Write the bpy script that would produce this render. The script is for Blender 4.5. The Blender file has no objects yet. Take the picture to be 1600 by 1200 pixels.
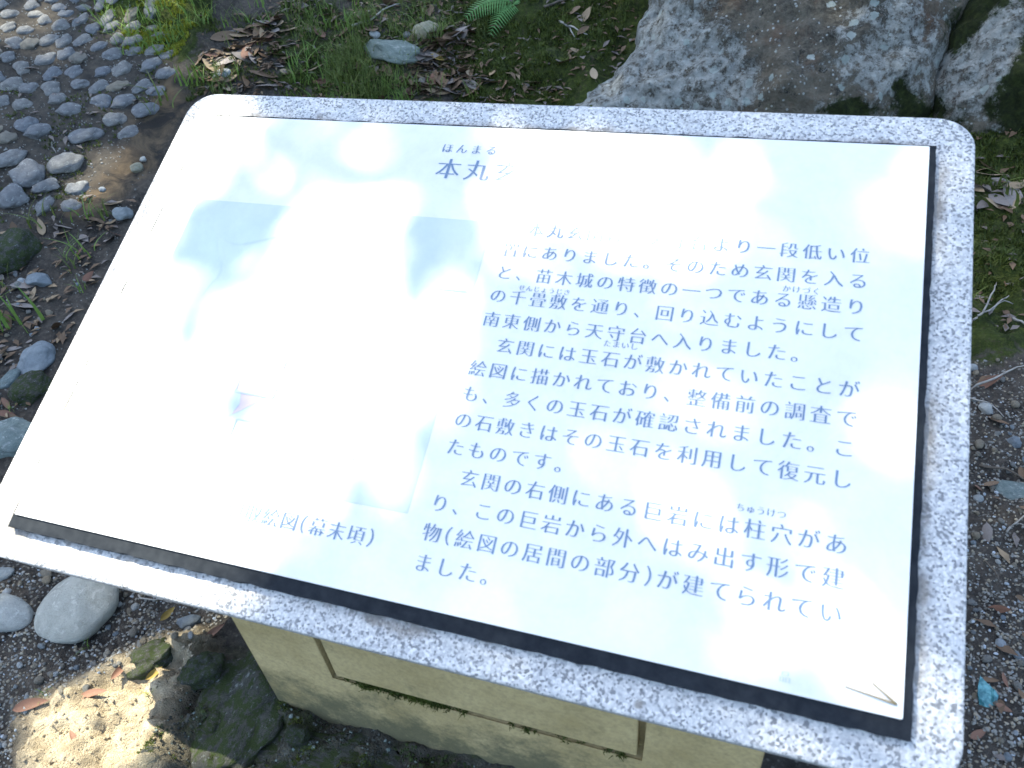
import bpy, bmesh, math, random
import numpy as np
from mathutils import Vector, Matrix, noise as mnoise

random.seed(7); RNG = np.random.default_rng(11)
scene = bpy.context.scene
C = scene.collection

# ------------------------------------------------------------------ camera
CAM_H = 1.26
FPX = 1220.0                                   # focal length in pixels of the 1600 x 1200 frame
R = np.array([[0.95075365, -0.13233453, 0.28027678],
              [0.2976286, 0.64220294, -0.70639408],
              [-0.08651425, 0.75502513, 0.64996333]])   # world axes in camera coordinates
cam_d = bpy.data.cameras.new('camera'); cam = bpy.data.objects.new('camera', cam_d); C.objects.link(cam)
cam_d.sensor_width = 36; cam_d.lens = 36 * FPX / 1600; cam_d.clip_start = 0.02; cam_d.clip_end = 2000
M4 = Matrix([list(R[0]) + [0], list(R[1]) + [0], list(R[2]) + [CAM_H], [0, 0, 0, 1]])
cam.matrix_world = M4
cam_d.dof.use_dof = True; cam_d.dof.focus_distance = 1.9
cam_d.dof.aperture_fstop = (cam_d.lens / 1000) / 0.0042
scene.camera = cam

# ------------------------------------------------------------------ light
SUN = np.array([-0.425, 0.13, 0.893]); SUN /= np.linalg.norm(SUN)
w = bpy.data.worlds.new('World'); scene.world = w; w.use_nodes = True
nt = w.node_tree; bg = nt.nodes['Background']
sky = nt.nodes.new('ShaderNodeTexSky'); sky.sky_type = 'NISHITA'; sky.sun_disc = False
sky.sun_elevation = math.asin(SUN[2]); sky.sun_rotation = math.atan2(SUN[0], SUN[1])
sky.air_density = 1.0; sky.dust_density = 1.5
nt.links.new(sky.outputs[0], bg.inputs[0]); bg.inputs[1].default_value = 0.13
sd = bpy.data.lights.new('sun', 'SUN'); sd.energy = 3.7; sd.angle = math.radians(0.53); sd.color = (1, 0.93, 0.80)
so = bpy.data.objects.new('sun', sd); C.objects.link(so)
so.rotation_euler = Vector(SUN).to_track_quat('Z', 'Y').to_euler()
vs = scene.view_settings; vs.view_transform = 'Standard'; vs.look = 'None'; vs.gamma = 1.0; vs.exposure = 2.4
vs.use_white_balance = True; vs.white_balance_temperature = 6950; vs.white_balance_tint = 4
scene.render.engine = 'CYCLES'
scene.cycles.max_bounces = 6; scene.cycles.sample_clamp_indirect = 6

# ------------------------------------------------------------------ pixel / ray helpers (places measured in the photograph)
CAMP = np.array([0, 0, CAM_H])
def ray(px, py):
    v = np.array([px - 800, -(py - 600), -FPX]); v = R @ (v / np.linalg.norm(v)); return v
def project(P):
    q = (np.asarray(P) - CAMP) @ R
    return 800 + FPX * q[..., 0] / -q[..., 2], 600 - FPX * q[..., 1] / -q[..., 2]
def hash2(ix, iy, s):
    h = (ix.astype(np.int64) * 374761393 + iy.astype(np.int64) * 668265263 + s * 974634777) & 0xffffffff
    h = ((h ^ (h >> 13)) * 1274126177) & 0xffffffff
    return ((h ^ (h >> 16)) & 0xffff) / 65535.0
def vnoise(x, y, s=0):
    ix = np.floor(x); iy = np.floor(y); fx = x - ix; fy = y - iy
    fx = fx * fx * fx * (fx * (fx * 6 - 15) + 10); fy = fy * fy * fy * (fy * (fy * 6 - 15) + 10)
    a = hash2(ix, iy, s); b = hash2(ix + 1, iy, s); c = hash2(ix, iy + 1, s); d = hash2(ix + 1, iy + 1, s)
    return (a + (b - a) * fx) * (1 - fy) + (c + (d - c) * fx) * fy - 0.5
def fbm(x, y, o=4, s=0):
    r = 0; a = 1.0
    for k in range(o):
        r = r + a * vnoise(x + 17.3 * k, y - 9.1 * k, s + k); x = x * 2.03; y = y * 2.03; a *= 0.5
    return r
def sstep(a, b, x):
    t = np.clip((x - a) / (b - a), 0, 1); return t * t * (3 - 2 * t)

def hbase(x, y):                                # the hillside behind the sign
    r = np.hypot(x, y * 1.05)
    t = (r - 2.25) / 0.3
    z = 0.45 * 0.3 * np.where(t > 20, t, np.log1p(np.exp(np.clip(t, -30, 20))))
    z = np.minimum(z, 0.45 * 5 + 0.12 * (r - 7)) if np.any(r > 7) else z
    z = np.where(y < -1.5, z * np.exp(-(np.abs(y + 1.5)) / 1.5), z)
    return np.where(r > 30, 4.0, z)
def hb1(x, y):
    t = (math.hypot(x, y * 1.05) - 2.25) / 0.3
    z = 0.135 * (t if t > 20 else math.log1p(math.exp(max(t, -30))))
    return z * math.exp(-abs(y + 1.5) / 1.5) if y < -1.5 else z
def g0(px, py):
    d = ray(px, py); t = 0.4
    for _ in range(400):
        p = CAMP + d * t; dz = p[2] - hb1(p[0], p[1])
        if dz < 0.0006: break
        t += dz * 0.55
    return CAMP + d * t
def inpoly(x, y, poly):
    n = len(poly); r = np.zeros(np.shape(x), bool); j = n - 1
    for i in range(n):
        xi, yi = poly[i][0], poly[i][1]; xj, yj = poly[j][0], poly[j][1]
        c = ((yi > y) != (yj > y)) & (x < (xj - xi) * (y - yi) / ((yj - yi) if yj != yi else 1e-9) + xi)
        r ^= c; j = i
    return r
REG = {
 'path': [(-90, -60), (215, -60), (258, 40), (266, 110), (232, 170), (190, 245), (140, 315), (60, 335), (-90, 350)],
 'earth': [(266, 95), (300, 150), (292, 185), (220, 290), (130, 350), (60, 345), (110, 320), (185, 240), (225, 165)],
 'moss1': [(140, -60), (345, -60), (345, 40), (285, 92), (215, 85), (150, 40)],
 'moss2': [(690, -70), (1080, -70), (1060, 150), (960, 260), (700, 260), (690, 120)],
 'moss3': [(1280, 180), (1400, 90), (1680, -60), (1680, 560), (1560, 545), (1440, 560)],
 'mossg': [(400, -60), (690, -70), (690, 200), (440, 210)],
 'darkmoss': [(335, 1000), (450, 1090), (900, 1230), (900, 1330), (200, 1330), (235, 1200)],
 'sand': [(30, 1330), (20, 1120), (130, 1075), (330, 985), (345, 1010), (285, 1110), (240, 1330)],
 'gravel': [(-90, 850), (340, 920), (300, 985), (130, 1075), (20, 1120), (-90, 1330)],
 'gravelr': [(1440, 560), (1700, 560), (1700, 1330), (1150, 1330), (1150, 1160)],
}
REGW = {k: [tuple(g0(*p)[:2]) for p in v] for k, v in REG.items()}
def mask(name, x, y, soft=0.05, n=8):
    acc = np.zeros(np.shape(x))
    for k in range(n):
        a = 2.4 * k; rr = soft * math.sqrt((k + 0.5) / n)
        acc += inpoly(x + rr * math.cos(a) + soft * 1.1 * fbm(x * 7, y * 7, 3, 40), y + rr * math.sin(a) + soft * 1.1 * fbm(x * 7, y * 7, 3, 60), REGW[name])
    return acc / n
def hfine(x, y, m):
    z = hbase(x, y) + 0.030 * fbm(x * 2.2, y * 2.2, 3, 3) + 0.016 * fbm(x * 11, y * 11, 4, 9) * (1 - 0.6 * m['path'])
    mm = np.maximum.reduce([m['moss1'], m['moss2'], m['moss3'], m['mossg'] * 0.6])
    z = z + mm * (0.05 * (fbm(x * 9, y * 9, 3, 21) + 0.3) + 0.008 * fbm(x * 55, y * 55, 2, 23))
    rid = 1 - np.abs(2 * fbm(x * 5, y * 9, 3, 31))
    z = z + m['sand'] * (0.05 * rid - 0.01 + 0.03 * np.abs(fbm(x * 22, y * 22, 4, 33)) + .012 * np.round(3 * fbm(x * 12, y * 12, 2, 35)) / 3 * 2)
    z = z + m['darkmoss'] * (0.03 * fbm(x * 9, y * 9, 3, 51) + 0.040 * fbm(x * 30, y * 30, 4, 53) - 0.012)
    z = z + (m['gravel'] + m['gravelr']) * 0.007 * fbm(x * 60, y * 60, 2, 71)
    return z
def masks(x, y): return {k: mask(k, x, y, 0.03 if k in ('sand', 'gravel', 'path', 'earth') else 0.06) for k in REG}
def hz(x, y):                                    # height of the finished ground sheet
    x = np.atleast_1d(np.asarray(x, float)); y = np.atleast_1d(np.asarray(y, float))
    i = np.clip(np.searchsorted(ax, x) - 1, 0, len(ax) - 2); j = np.clip(np.searchsorted(ay, y) - 1, 0, len(ay) - 2)
    fx = (x - ax[i]) / (ax[i + 1] - ax[i]); fy = (y - ay[j]) / (ay[j + 1] - ay[j])
    return (GZ[j, i] * (1 - fx) + GZ[j, i + 1] * fx) * (1 - fy) + (GZ[j + 1, i] * (1 - fx) + GZ[j + 1, i + 1] * fx) * fy
def g(px, py):
    p = g0(px, py); d = ray(px, py)
    for _ in range(4):
        z = hz(p[0], p[1])[0]; t = (z - CAM_H) / d[2]; q = CAMP + d * t
        p = 0.5 * (p + q) if abs(q[0] - p[0]) + abs(q[1] - p[1]) < 0.5 else p
    return Vector((p[0], p[1], float(hz(p[0], p[1])[0])))
def scale_at(p): return (Vector(p) - Vector(CAMP)).length / FPX      # metres per pixel of the photograph

# ------------------------------------------------------------------ object helpers
def mesh_np(name, V, F, mat, smooth=True):
    me = bpy.data.meshes.new(name)
    V = np.asarray(V, np.float32)
    if isinstance(F, np.ndarray):
        k = F.shape[1]; me.vertices.add(len(V)); me.loops.add(F.size); me.polygons.add(len(F))
        me.vertices.foreach_set('co', V.ravel()); me.loops.foreach_set('vertex_index', F.ravel().astype(np.int32))
        me.polygons.foreach_set('loop_start', np.arange(0, F.size, k, dtype=np.int32))
        me.update(calc_edges=True)
    else:
        me.from_pydata([tuple(v) for v in V], [], F); me.update()
    me.polygons.foreach_set('use_smooth', [smooth] * len(me.polygons))
    for m in (mat if isinstance(mat, list) else [mat]): me.materials.append(m)
    return me
def link(name, me, parent=None, loc=None):
    o = bpy.data.objects.new(name, me); C.objects.link(o)
    if parent is not None: o.parent = parent
    if loc is not None: o.location = loc
    return o
def tag(o, label=None, cat=None, group=None, kind=None):
    if label: o['label'] = label
    if cat: o['category'] = cat
    if group: o['group'] = group
    if kind: o['kind'] = kind
    return o
def add_attr(me, name, arr):
    a = me.attributes.new(name, 'FLOAT', 'POINT'); a.data.foreach_set('value', np.asarray(arr, np.float32))

# ------------------------------------------------------------------ material helper
class NT:
    def __init__(s, name):
        s.m = bpy.data.materials.new(name); s.m.use_nodes = True; s.t = s.m.node_tree
        s.b = s.t.nodes['Principled BSDF']; s.coord = s.t.nodes.new('ShaderNodeTexCoord')
    def n(s, t, **kw):
        x = s.t.nodes.new(t)
        for k, v in kw.items():
            if k.startswith('i_'): x.inputs[int(k[2:]) if k[2:].isdigit() else k[2:]].default_value = v
            else: setattr(x, k, v)
        return x
    def l(s, a, b): s.t.links.new(a, b)
    def noise(s, scale, detail=4, rough=0.6, dist=0.0, off=None):
        x = s.n('ShaderNodeTexNoise'); x.inputs['Scale'].default_value = scale; x.inputs['Detail'].default_value = detail
        x.inputs['Roughness'].default_value = rough; x.inputs['Distortion'].default_value = dist
        if off is None: s.l(s.coord.outputs['Object'], x.inputs['Vector'])
        else:
            a = s.n('ShaderNodeVectorMath', operation='ADD'); a.inputs[1].default_value = off
            s.l(s.coord.outputs['Object'], a.inputs[0]); s.l(a.outputs[0], x.inputs['Vector'])
        return x.outputs[0]
    def voro(s, scale, out='Distance', rand=1.0):
        x = s.n('ShaderNodeTexVoronoi'); x.inputs['Scale'].default_value = scale; x.inputs['Randomness'].default_value = rand
        s.l(s.coord.outputs['Object'], x.inputs['Vector']); return x.outputs[out]
    def ramp(s, src, stops, interp='LINEAR'):
        r = s.n('ShaderNodeValToRGB'); r.color_ramp.interpolation = interp
        while len(r.color_ramp.elements) < len(stops): r.color_ramp.elements.new(0.5)
        for e, (p, c) in zip(r.color_ramp.elements, stops):
            e.position = p; e.color = (c, c, c, 1) if isinstance(c, (int, float)) else (*c, 1)
        s.l(src, r.inputs[0]); return r.outputs[0]
    def mix(s, f, a, b, mode='MIX'):
        x = s.n('ShaderNodeMix', data_type='RGBA', blend_type=mode)
        for v, i in ((f, 0), (a, 6), (b, 7)):
            if isinstance(v, (int, float)): x.inputs[i].default_value = v if i == 0 else (v, v, v, 1)
            elif isinstance(v, tuple): x.inputs[i].default_value = (*v, 1)
            else: s.l(v, x.inputs[i])
        return x.outputs[2]
    def attr(s, name): x = s.n('ShaderNodeAttribute', attribute_name=name); return x.outputs['Fac']
    def math(s, op, a, b=0.0):
        x = s.n('ShaderNodeMath', operation=op)
        for v, i in ((a, 0), (b, 1)):
            if isinstance(v, (int, float)): x.inputs[i].default_value = v
            else: s.l(v, x.inputs[i])
        return x.outputs[0]
    def rand(s): return s.n('ShaderNodeObjectInfo').outputs['Random']
    def bump(s, h, dist, strength=1.0):
        x = s.n('ShaderNodeBump'); x.inputs['Distance'].default_value = dist; x.inputs['Strength'].default_value = strength
        s.l(h, x.inputs['Height']); s.l(x.outputs[0], s.b.inputs['Normal'])
    def col(s, c):
        if isinstance(c, tuple): s.b.inputs['Base Color'].default_value = (*c, 1)
        else: s.l(c, s.b.inputs['Base Color'])
        return s
    def rough(s, r, spec=0.3):
        s.b.inputs['Specular IOR Level'].default_value = spec
        if isinstance(r, (int, float)): s.b.inputs['Roughness'].default_value = r
        else: s.l(r, s.b.inputs['Roughness'])
        return s

# ---- ground
def m_ground():
    s = NT('hillside_ground')
    n1 = s.noise(9, 6, .65); n2 = s.noise(70, 5, .7); v = s.voro(120); vc = s.voro(120, 'Color')
    soil = s.mix(s.ramp(n1, [(.35, 0), (.65, 1)]), (.030, .027, .025), (.095, .082, .070))
    soil = s.mix(s.ramp(n2, [(.45, 0), (.75, .8)]), soil, (.15, .13, .11))
    sep = s.n('ShaderNodeSeparateColor'); s.l(vc, sep.inputs[0])
    peb = s.mix(sep.outputs[1], (.07, .065, .06), (.26, .25, .22))
    pm = s.math('MULTIPLY', s.ramp(v, [(.25, 1), (.42, 0)]), s.ramp(sep.outputs[0], [(.5, 0), (.55, 1)]))
    soil = s.mix(s.math('MULTIPLY', pm, s.attr('gravel')), soil, peb)
    bed = s.mix(s.ramp(s.noise(26, 6, .7), [(.3, 0), (.7, 1)]), (.034, .032, .031), (.12, .105, .088))
    c = s.mix(s.attr('path'), soil, bed)
    ear = s.mix(s.ramp(s.noise(12, 6, .6, 1.2), [(.38, 0), (.66, 1)]), (.035, .031, .028), (.17, .125, .08))
    c = s.mix(s.attr('earth'), c, ear)
    snd = s.mix(s.ramp(s.noise(22, 7, .7), [(.3, 0), (.68, 1)]), (.26, .21, .145), (.60, .52, .38))
    c = s.mix(s.attr('sand'), c, snd)
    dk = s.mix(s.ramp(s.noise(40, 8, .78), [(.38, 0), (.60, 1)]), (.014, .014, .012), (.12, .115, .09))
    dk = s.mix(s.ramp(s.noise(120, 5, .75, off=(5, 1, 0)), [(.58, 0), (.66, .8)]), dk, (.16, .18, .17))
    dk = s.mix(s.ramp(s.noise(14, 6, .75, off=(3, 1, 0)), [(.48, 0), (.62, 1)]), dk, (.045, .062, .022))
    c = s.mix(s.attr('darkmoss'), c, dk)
    ms = s.mix(s.ramp(s.noise(16, 6, .7), [(.35, 0), (.65, 1)]), (.014, .022, .006), (.052, .072, .014))
    ms = s.mix(s.ramp(s.noise(75, 5, .75), [(.48, 0), (.7, 1)]), ms, (.095, .12, .026))
    ms = s.mix(s.ramp(s.noise(45, 6, .75, off=(8, 2, 2)), [(.56, 0), (.66, .8)]), ms, (.07, .055, .037))
    mf = s.ramp(s.math('ADD', s.attr('moss'), s.math('MULTIPLY', s.math('SUBTRACT', s.noise(13, 8, .75, off=(7, 7, 7)), .5), 1.7)), [(.40, 0), (.60, 1)])
    c = s.mix(mf, c, ms)
    s.col(c).rough(.92, .2)
    hgt = s.math('ADD', s.math('MULTIPLY', n2, .6), s.math('MULTIPLY', s.noise(320, 3, .7), .5))
    s.bump(hgt, .020, 1.0); return s.m
def m_rock(name, dark, light, lich=None, lichamt=.5, moss=0.0, scale=1.0, rust=None, grain=120, topmoss=None):
    s = NT(name); rnd = s.rand()
    c = s.mix(s.ramp(s.noise(14 * scale, 7, .7), [(.32, 0), (.68, 1)]), dark, light)
    c = s.mix(s.ramp(s.noise(grain * scale, 4, .7), [(.35, 0), (.7, .55)]), c, light)
    if rust: c = s.mix(s.ramp(s.noise(7 * scale, 6, .7, off=(2, 5, 1)), [(.52, 0), (.68, .8)]), c, rust)
    if lich:
        a = s.ramp(s.noise(18 * scale, 8, .78, .4, off=(4, 0, 9)), [(lichamt, 0), (lichamt + .035, 1)])
        c = s.mix(a, c, lich)
    if moss:
        c = s.mix(s.ramp(s.noise(9 * scale, 7, .75, off=(1, 8, 3)), [(1 - moss, 0), (1.06 - moss, 1)]), c, (.035, .05, .014))
    c = s.mix(rnd, c, s.mix(1.0, c, (.75, .82, .95), 'MULTIPLY'))
    s.col(c).rough(.85, .25)
    s.bump(s.math('ADD', s.noise(55 * scale, 6, .7), s.math('MULTIPLY', s.noise(grain * 2 * scale, 3, .6), .3)), .008, .8); return s.m
def m_boulder():
    s = NT('lichen_boulder')
    base = s.mix(s.ramp(s.noise(5, 8, .72), [(.36, 0), (.64, 1)]), (.040, .036, .030), (.15, .132, .102))
    base = s.mix(s.ramp(s.noise(90, 5, .75), [(.4, 0), (.72, .7)]), base, (.21, .195, .16))
    base = s.mix(s.ramp(s.noise(6, 6, .7, off=(3, 3, 1)), [(.56, 0), (.70, .55)]), base, (.14, .075, .045))
    base = s.mix(s.ramp(s.noise(10, 7, .75, off=(9, 1, 4)), [(.60, 0), (.66, .85)]), base, (.016, .017, .016))
    amt = s.attr('lichen')
    n = s.math('ADD', s.noise(13, 9, .78, .3, off=(5, 2, 2)), s.math('MULTIPLY', s.math('SUBTRACT', amt, .5), .34))
    brk = s.ramp(s.noise(38, 7, .8, off=(1, 6, 2)), [(.40, 0), (.50, 1)])
    l1 = s.math('MULTIPLY', s.ramp(n, [(.49, 0), (.54, 1)]), brk)
    lc = s.mix(s.ramp(s.noise(40, 6, .7), [(.3, 0), (.7, 1)]), (.24, .25, .235), (.47, .49, .47))
    c = s.mix(s.math('MULTIPLY', l1, .85), base, lc)
    v = s.voro(19); vcol = s.voro(19, 'Color'); sep = s.n('ShaderNodeSeparateColor'); s.l(vcol, sep.inputs[0])
    wob = s.math('ADD', v, s.math('MULTIPLY', s.math('SUBTRACT', s.noise(60, 5, .7), .5), .45))
    spots = s.math('MULTIPLY', s.ramp(wob, [(.22, 1), (.27, 0)]), s.ramp(sep.outputs[0], [(.55, 0), (.57, .9)]))
    c = s.mix(spots, c, s.mix(sep.outputs[1], (.34, .41, .39), (.47, .51, .48)))
    sm = s.voro(70); svc = s.voro(70, 'Color'); sp2 = s.n('ShaderNodeSeparateColor'); s.l(svc, sp2.inputs[0])
    c = s.mix(s.math('MULTIPLY', s.ramp(sm, [(.20, 1), (.30, 0)]), s.ramp(sp2.outputs[0], [(.56, 0), (.60, .8)])), c, (.40, .43, .42))
    c = s.mix(s.ramp(s.noise(32, 8, .82, off=(6, 6, 1)), [(.62, 0), (.70, .6)]), c, (.03, .03, .026))
    c = s.mix(s.ramp(s.noise(8, 8, .8, off=(1, 1, 6)), [(.58, 0), (.70, .4)]), c, (.08, .095, .05))
    ms = s.mix(s.ramp(s.noise(60, 5, .7), [(.35, 0), (.7, 1)]), (.010, .015, .005), (.036, .05, .012))
    mf = s.ramp(s.math('ADD', s.attr('moss'), s.math('MULTIPLY', s.math('SUBTRACT', s.noise(12, 7, .75, off=(7, 1, 7)), .5), 1.3)), [(.45, 0), (.6, 1)])
    c = s.mix(mf, c, ms)
    s.col(c).rough(.9, .2)
    s.bump(s.math('ADD', s.math('MULTIPLY', l1, .25), s.math('ADD', s.noise(45, 7, .75), s.math('MULTIPLY', s.noise(200, 4, .7), .5))), .020, .9); return s.m
def m_granite():
    s = NT('speckled_granite')
    v = s.n('ShaderNodeTexVoronoi', feature='F1'); v.inputs['Scale'].default_value = 330; s.l(s.coord.outputs['Object'], v.inputs['Vector'])
    sep = s.n('ShaderNodeSeparateColor'); s.l(v.outputs['Color'], sep.inputs[0])
    grain = s.ramp(sep.outputs[0], [(0, (.07, .075, .085)), (.20, (.11, .115, .13)), (.24, (.33, .335, .35)), (.55, (.44, .44, .45)), (.8, (.56, .555, .55)), (1, (.62, .61, .60))])
    n = s.noise(190, 5, .7)
    c = s.mix(s.ramp(n, [(.36, .7), (.47, 0)]), grain, (.20, .21, .235))
    c = s.mix(s.ramp(s.noise(30, 4, .6), [(.3, .1), (.7, .38)]), c, (.42, .43, .44))
    st = s.math('ADD', s.noise(26, 6, .72, off=(2, 2, 2)), s.math('MULTIPLY', s.attr('stain'), .34))
    c = s.mix(s.ramp(st, [(.60, 0), (.80, .8)]), c, (.15, .135, .12))
    s.col(c).rough(.6, .4); s.bump(n, .0012, .6); return s.m
def m_pedestal():
    s = NT('tan_pedestal_stone')
    c = s.mix(s.ramp(s.noise(10, 6, .65), [(.35, 0), (.65, 1)]), (.37, .285, .135), (.49, .385, .20))
    c = s.mix(s.ramp(s.noise(140, 4, .7), [(.42, 0), (.72, .6)]), c, (.24, .19, .105))
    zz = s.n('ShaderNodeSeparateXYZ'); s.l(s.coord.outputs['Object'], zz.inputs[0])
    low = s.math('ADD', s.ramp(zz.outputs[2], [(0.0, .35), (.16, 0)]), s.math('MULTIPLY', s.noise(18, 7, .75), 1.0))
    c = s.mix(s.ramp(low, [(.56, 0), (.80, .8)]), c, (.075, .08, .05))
    s.col(c).rough(.85, .2); s.bump(s.noise(180, 4, .7), .0018, .7); return s.m
def m_simple(name, c, rough=.6, spec=.4, var=None, scale=20):
    s = NT(name)
    if var: s.col(s.mix(s.ramp(s.noise(scale, 5, .65), [(.35, 0), (.65, 1)]), c, var))
    else: s.col(c)
    s.rough(rough, spec); return s.m
def m_leaf(name, a, b, rough=.75):
    s = NT(name); c = s.mix(s.rand(), a, b)
    c = s.mix(s.ramp(s.noise(45, 5, .7), [(.4, 0), (.75, .7)]), c, tuple(.45 * x for x in a))
    s.col(c).rough(rough, .3); return s.m
def m_blade(name, a, b):
    s = NT(name); c = s.mix(s.ramp(s.noise(30, 4, .7), [(.3, 0), (.7, 1)]), a, b); s.col(c).rough(.6, .3)
    tr = s.n('ShaderNodeBsdfTranslucent'); s.l(c, tr.inputs[0]); mx = s.n('ShaderNodeMixShader'); mx.inputs[0].default_value = .3
    s.l(s.b.outputs[0], mx.inputs[1]); s.l(tr.outputs[0], mx.inputs[2]); s.l(mx.outputs[0], s.t.nodes['Material Output'].inputs[0]); return s.m
MAT = dict(ground=m_ground(), boulder=m_boulder(), granite=m_granite(), pedestal=m_pedestal(),
    rock2=m_rock('pale_lichen_rock', (.06, .056, .048), (.21, .205, .17), (.36, .36, .31), .50, .42, .8),
    cobble=m_rock('blue_grey_cobble', (.085, .084, .082), (.245, .245, .24), (.33, .33, .31), .57, .36, .16),
    cobtan=m_rock('tan_cobble', (.12, .105, .08), (.27, .24, .19), (.36, .34, .29), .6, .3, .16),
    round=m_rock('smooth_grey_stone', (.29, .295, .26), (.48, .48, .43), (.54, .54, .49), .56, .16, .22, None, 110),
    slate=m_rock('blue_grey_flat_stone', (.13, .155, .17), (.27, .30, .31), (.34,.36,.36), .6, .2, .18),
    teal=m_rock('green_grey_stone', (.09, .12, .105), (.23, .27, .245), (.33, .35, .32), .56, .28, .2),
    cream=m_rock('cream_stone', (.22, .20, .13), (.40, .37, .27), None, .6, .2, .2, (.30, .24, .10)),
    mossrock=m_rock('mossy_dark_rock', (.022, .023, .02), (.085, .085, .07), (.19, .21, .20), .58, .54, .5),
    pebble=m_rock('pebble_grey', (.12, .12, .11), (.27, .265, .245), None, .6, 0, .2),
    pebtan=m_rock('pebble_tan', (.15, .12, .085), (.32, .28, .21), None, .6, 0, .2),
    pebwhite=m_rock('pebble_white', (.30, .31, .30), (.48, .49, .47), None, .6, 0, .2),
    leafb=m_leaf('dry_leaf_brown', (.10, .062, .038), (.17, .115, .075)), leaft=m_leaf('dry_leaf_tan', (.24, .175, .11), (.33, .26, .18)),
    leafr=m_leaf('dry_leaf_red', (.15, .075, .052), (.20, .115, .08)), leafg=m_leaf('dry_leaf_grey', (.14, .12, .11), (.24, .21, .195)),
    leafy=m_leaf('yellow_leaf', (.28, .19, .045), (.34, .25, .08)),
    grass=m_blade('grass_blade', (.06, .10, .022), (.15, .19, .05)), grass2=m_blade('grass_blade_bright', (.09, .18, .035), (.18, .27, .06)),
    moss=m_blade('moss_shoot', (.026, .042, .008), (.10, .13, .024)), mossy=m_blade('moss_shoot_yellow', (.15, .18, .015), (.27, .28, .03)),
    fern=m_blade('fern_frond', (.07, .19, .055), (.12, .27, .085)),
    twig=m_simple('bare_twig', (.19, .18, .165), .8, .2, (.30, .29, .27), 60), twigd=m_simple('dark_twig', (.07, .058, .05), .85, .2, (.13, .11, .09), 60),
    bark=m_simple('tree_bark', (.06, .05, .04), .9, .2, (.14, .12, .10), 12), crown=m_blade('tree_leaf', (.035, .06, .015), (.06, .10, .03)),
    plate=None, backing=m_simple('dark_backing', (.008, .011, .016), .8, .12, (.018, .022, .028), 60))
def m_plate(name, c, rough=.47):
    s = NT(name); d = s.ramp(s.math('ADD', s.math('MULTIPLY', s.noise(5, 6, .7, .6), .7), s.math('MULTIPLY', s.noise(60, 5, .75), .3)), [(.36, 1.05), (.66, .88)])
    s.col(s.mix(1.0, c, d, 'MULTIPLY')).rough(s.ramp(s.noise(12, 5, .7), [(.3, rough - .07), (.7, rough + .08)]), .5); return s.m
MAT['plate'] = m_plate('white_plate', (.625, .63, .63)); MAT['ink'] = m_plate('printed_ink', (.12, .19, .30))
MAT['inkpale'] = m_plate('printed_pale_ink', (.36, .43, .50)); MAT['paper'] = m_plate('printed_map_paper', (.46, .525, .54))
MAT['pinkish'] = m_plate('printed_pink', (.54, .44, .50)); MAT['ochre'] = m_plate('printed_ochre', (.53, .51, .45)); MAT['mapwhite'] = m_plate('printed_map_white', (.54, .575, .58))
MAT['mapblue'] = m_plate('printed_map_blue', (.455, .525, .55))

# ------------------------------------------------------------------ ground sheet
def axis(a, b, lo, hi, st, grow, far):
    pts = list(np.arange(lo, hi + 1e-6, st)); s = st
    while pts[-1] < b: s = min(s * grow, 0.016); pts.append(pts[-1] + s)
    while pts[-1] < far: s *= 1.35; pts.append(pts[-1] + s)
    s = st; left = [lo]
    while left[-1] > a: s = min(s * grow, 0.016); left.append(left[-1] - s)
    while left[-1] > -far: s *= 1.35; left.append(left[-1] - s)
    return np.array(left[:0:-1] + pts)
ax = axis(-4.2, 1.3, -1.5, 0.75, 0.0055, 1.012, 400); ay = axis(0.1, 4.2, 0.15, 1.2, 0.0055, 1.01, 400)
GX, GY = np.meshgrid(ax, ay); gx = GX.ravel(); gy = GY.ravel()
near = (gx > -4.6) & (gx < 1.7) & (gy > -.2) & (gy < 4.6)
mk = {k: np.zeros(len(gx)) for k in REG}
mn = masks(gx[near], gy[near])
for k in REG: mk[k][near] = mn[k]
gz = hfine(gx, gy, mk)
GZ = gz.reshape(GY.shape)
nx, ny = len(ax), len(ay); idx = np.arange(nx * ny).reshape(ny, nx)
F = np.stack([idx[:-1, :-1].ravel(), idx[:-1, 1:].ravel(), idx[1:, 1:].ravel(), idx[1:, :-1].ravel()], 1)
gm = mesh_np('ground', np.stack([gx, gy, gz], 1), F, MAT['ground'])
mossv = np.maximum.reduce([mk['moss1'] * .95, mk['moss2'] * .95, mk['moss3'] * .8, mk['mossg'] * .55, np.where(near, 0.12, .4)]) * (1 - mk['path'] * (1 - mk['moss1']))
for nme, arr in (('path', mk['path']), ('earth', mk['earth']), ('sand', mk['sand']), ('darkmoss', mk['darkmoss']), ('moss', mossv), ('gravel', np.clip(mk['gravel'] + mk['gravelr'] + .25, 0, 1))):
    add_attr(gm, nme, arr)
tag(link('ground', gm), kind='structure')

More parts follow.
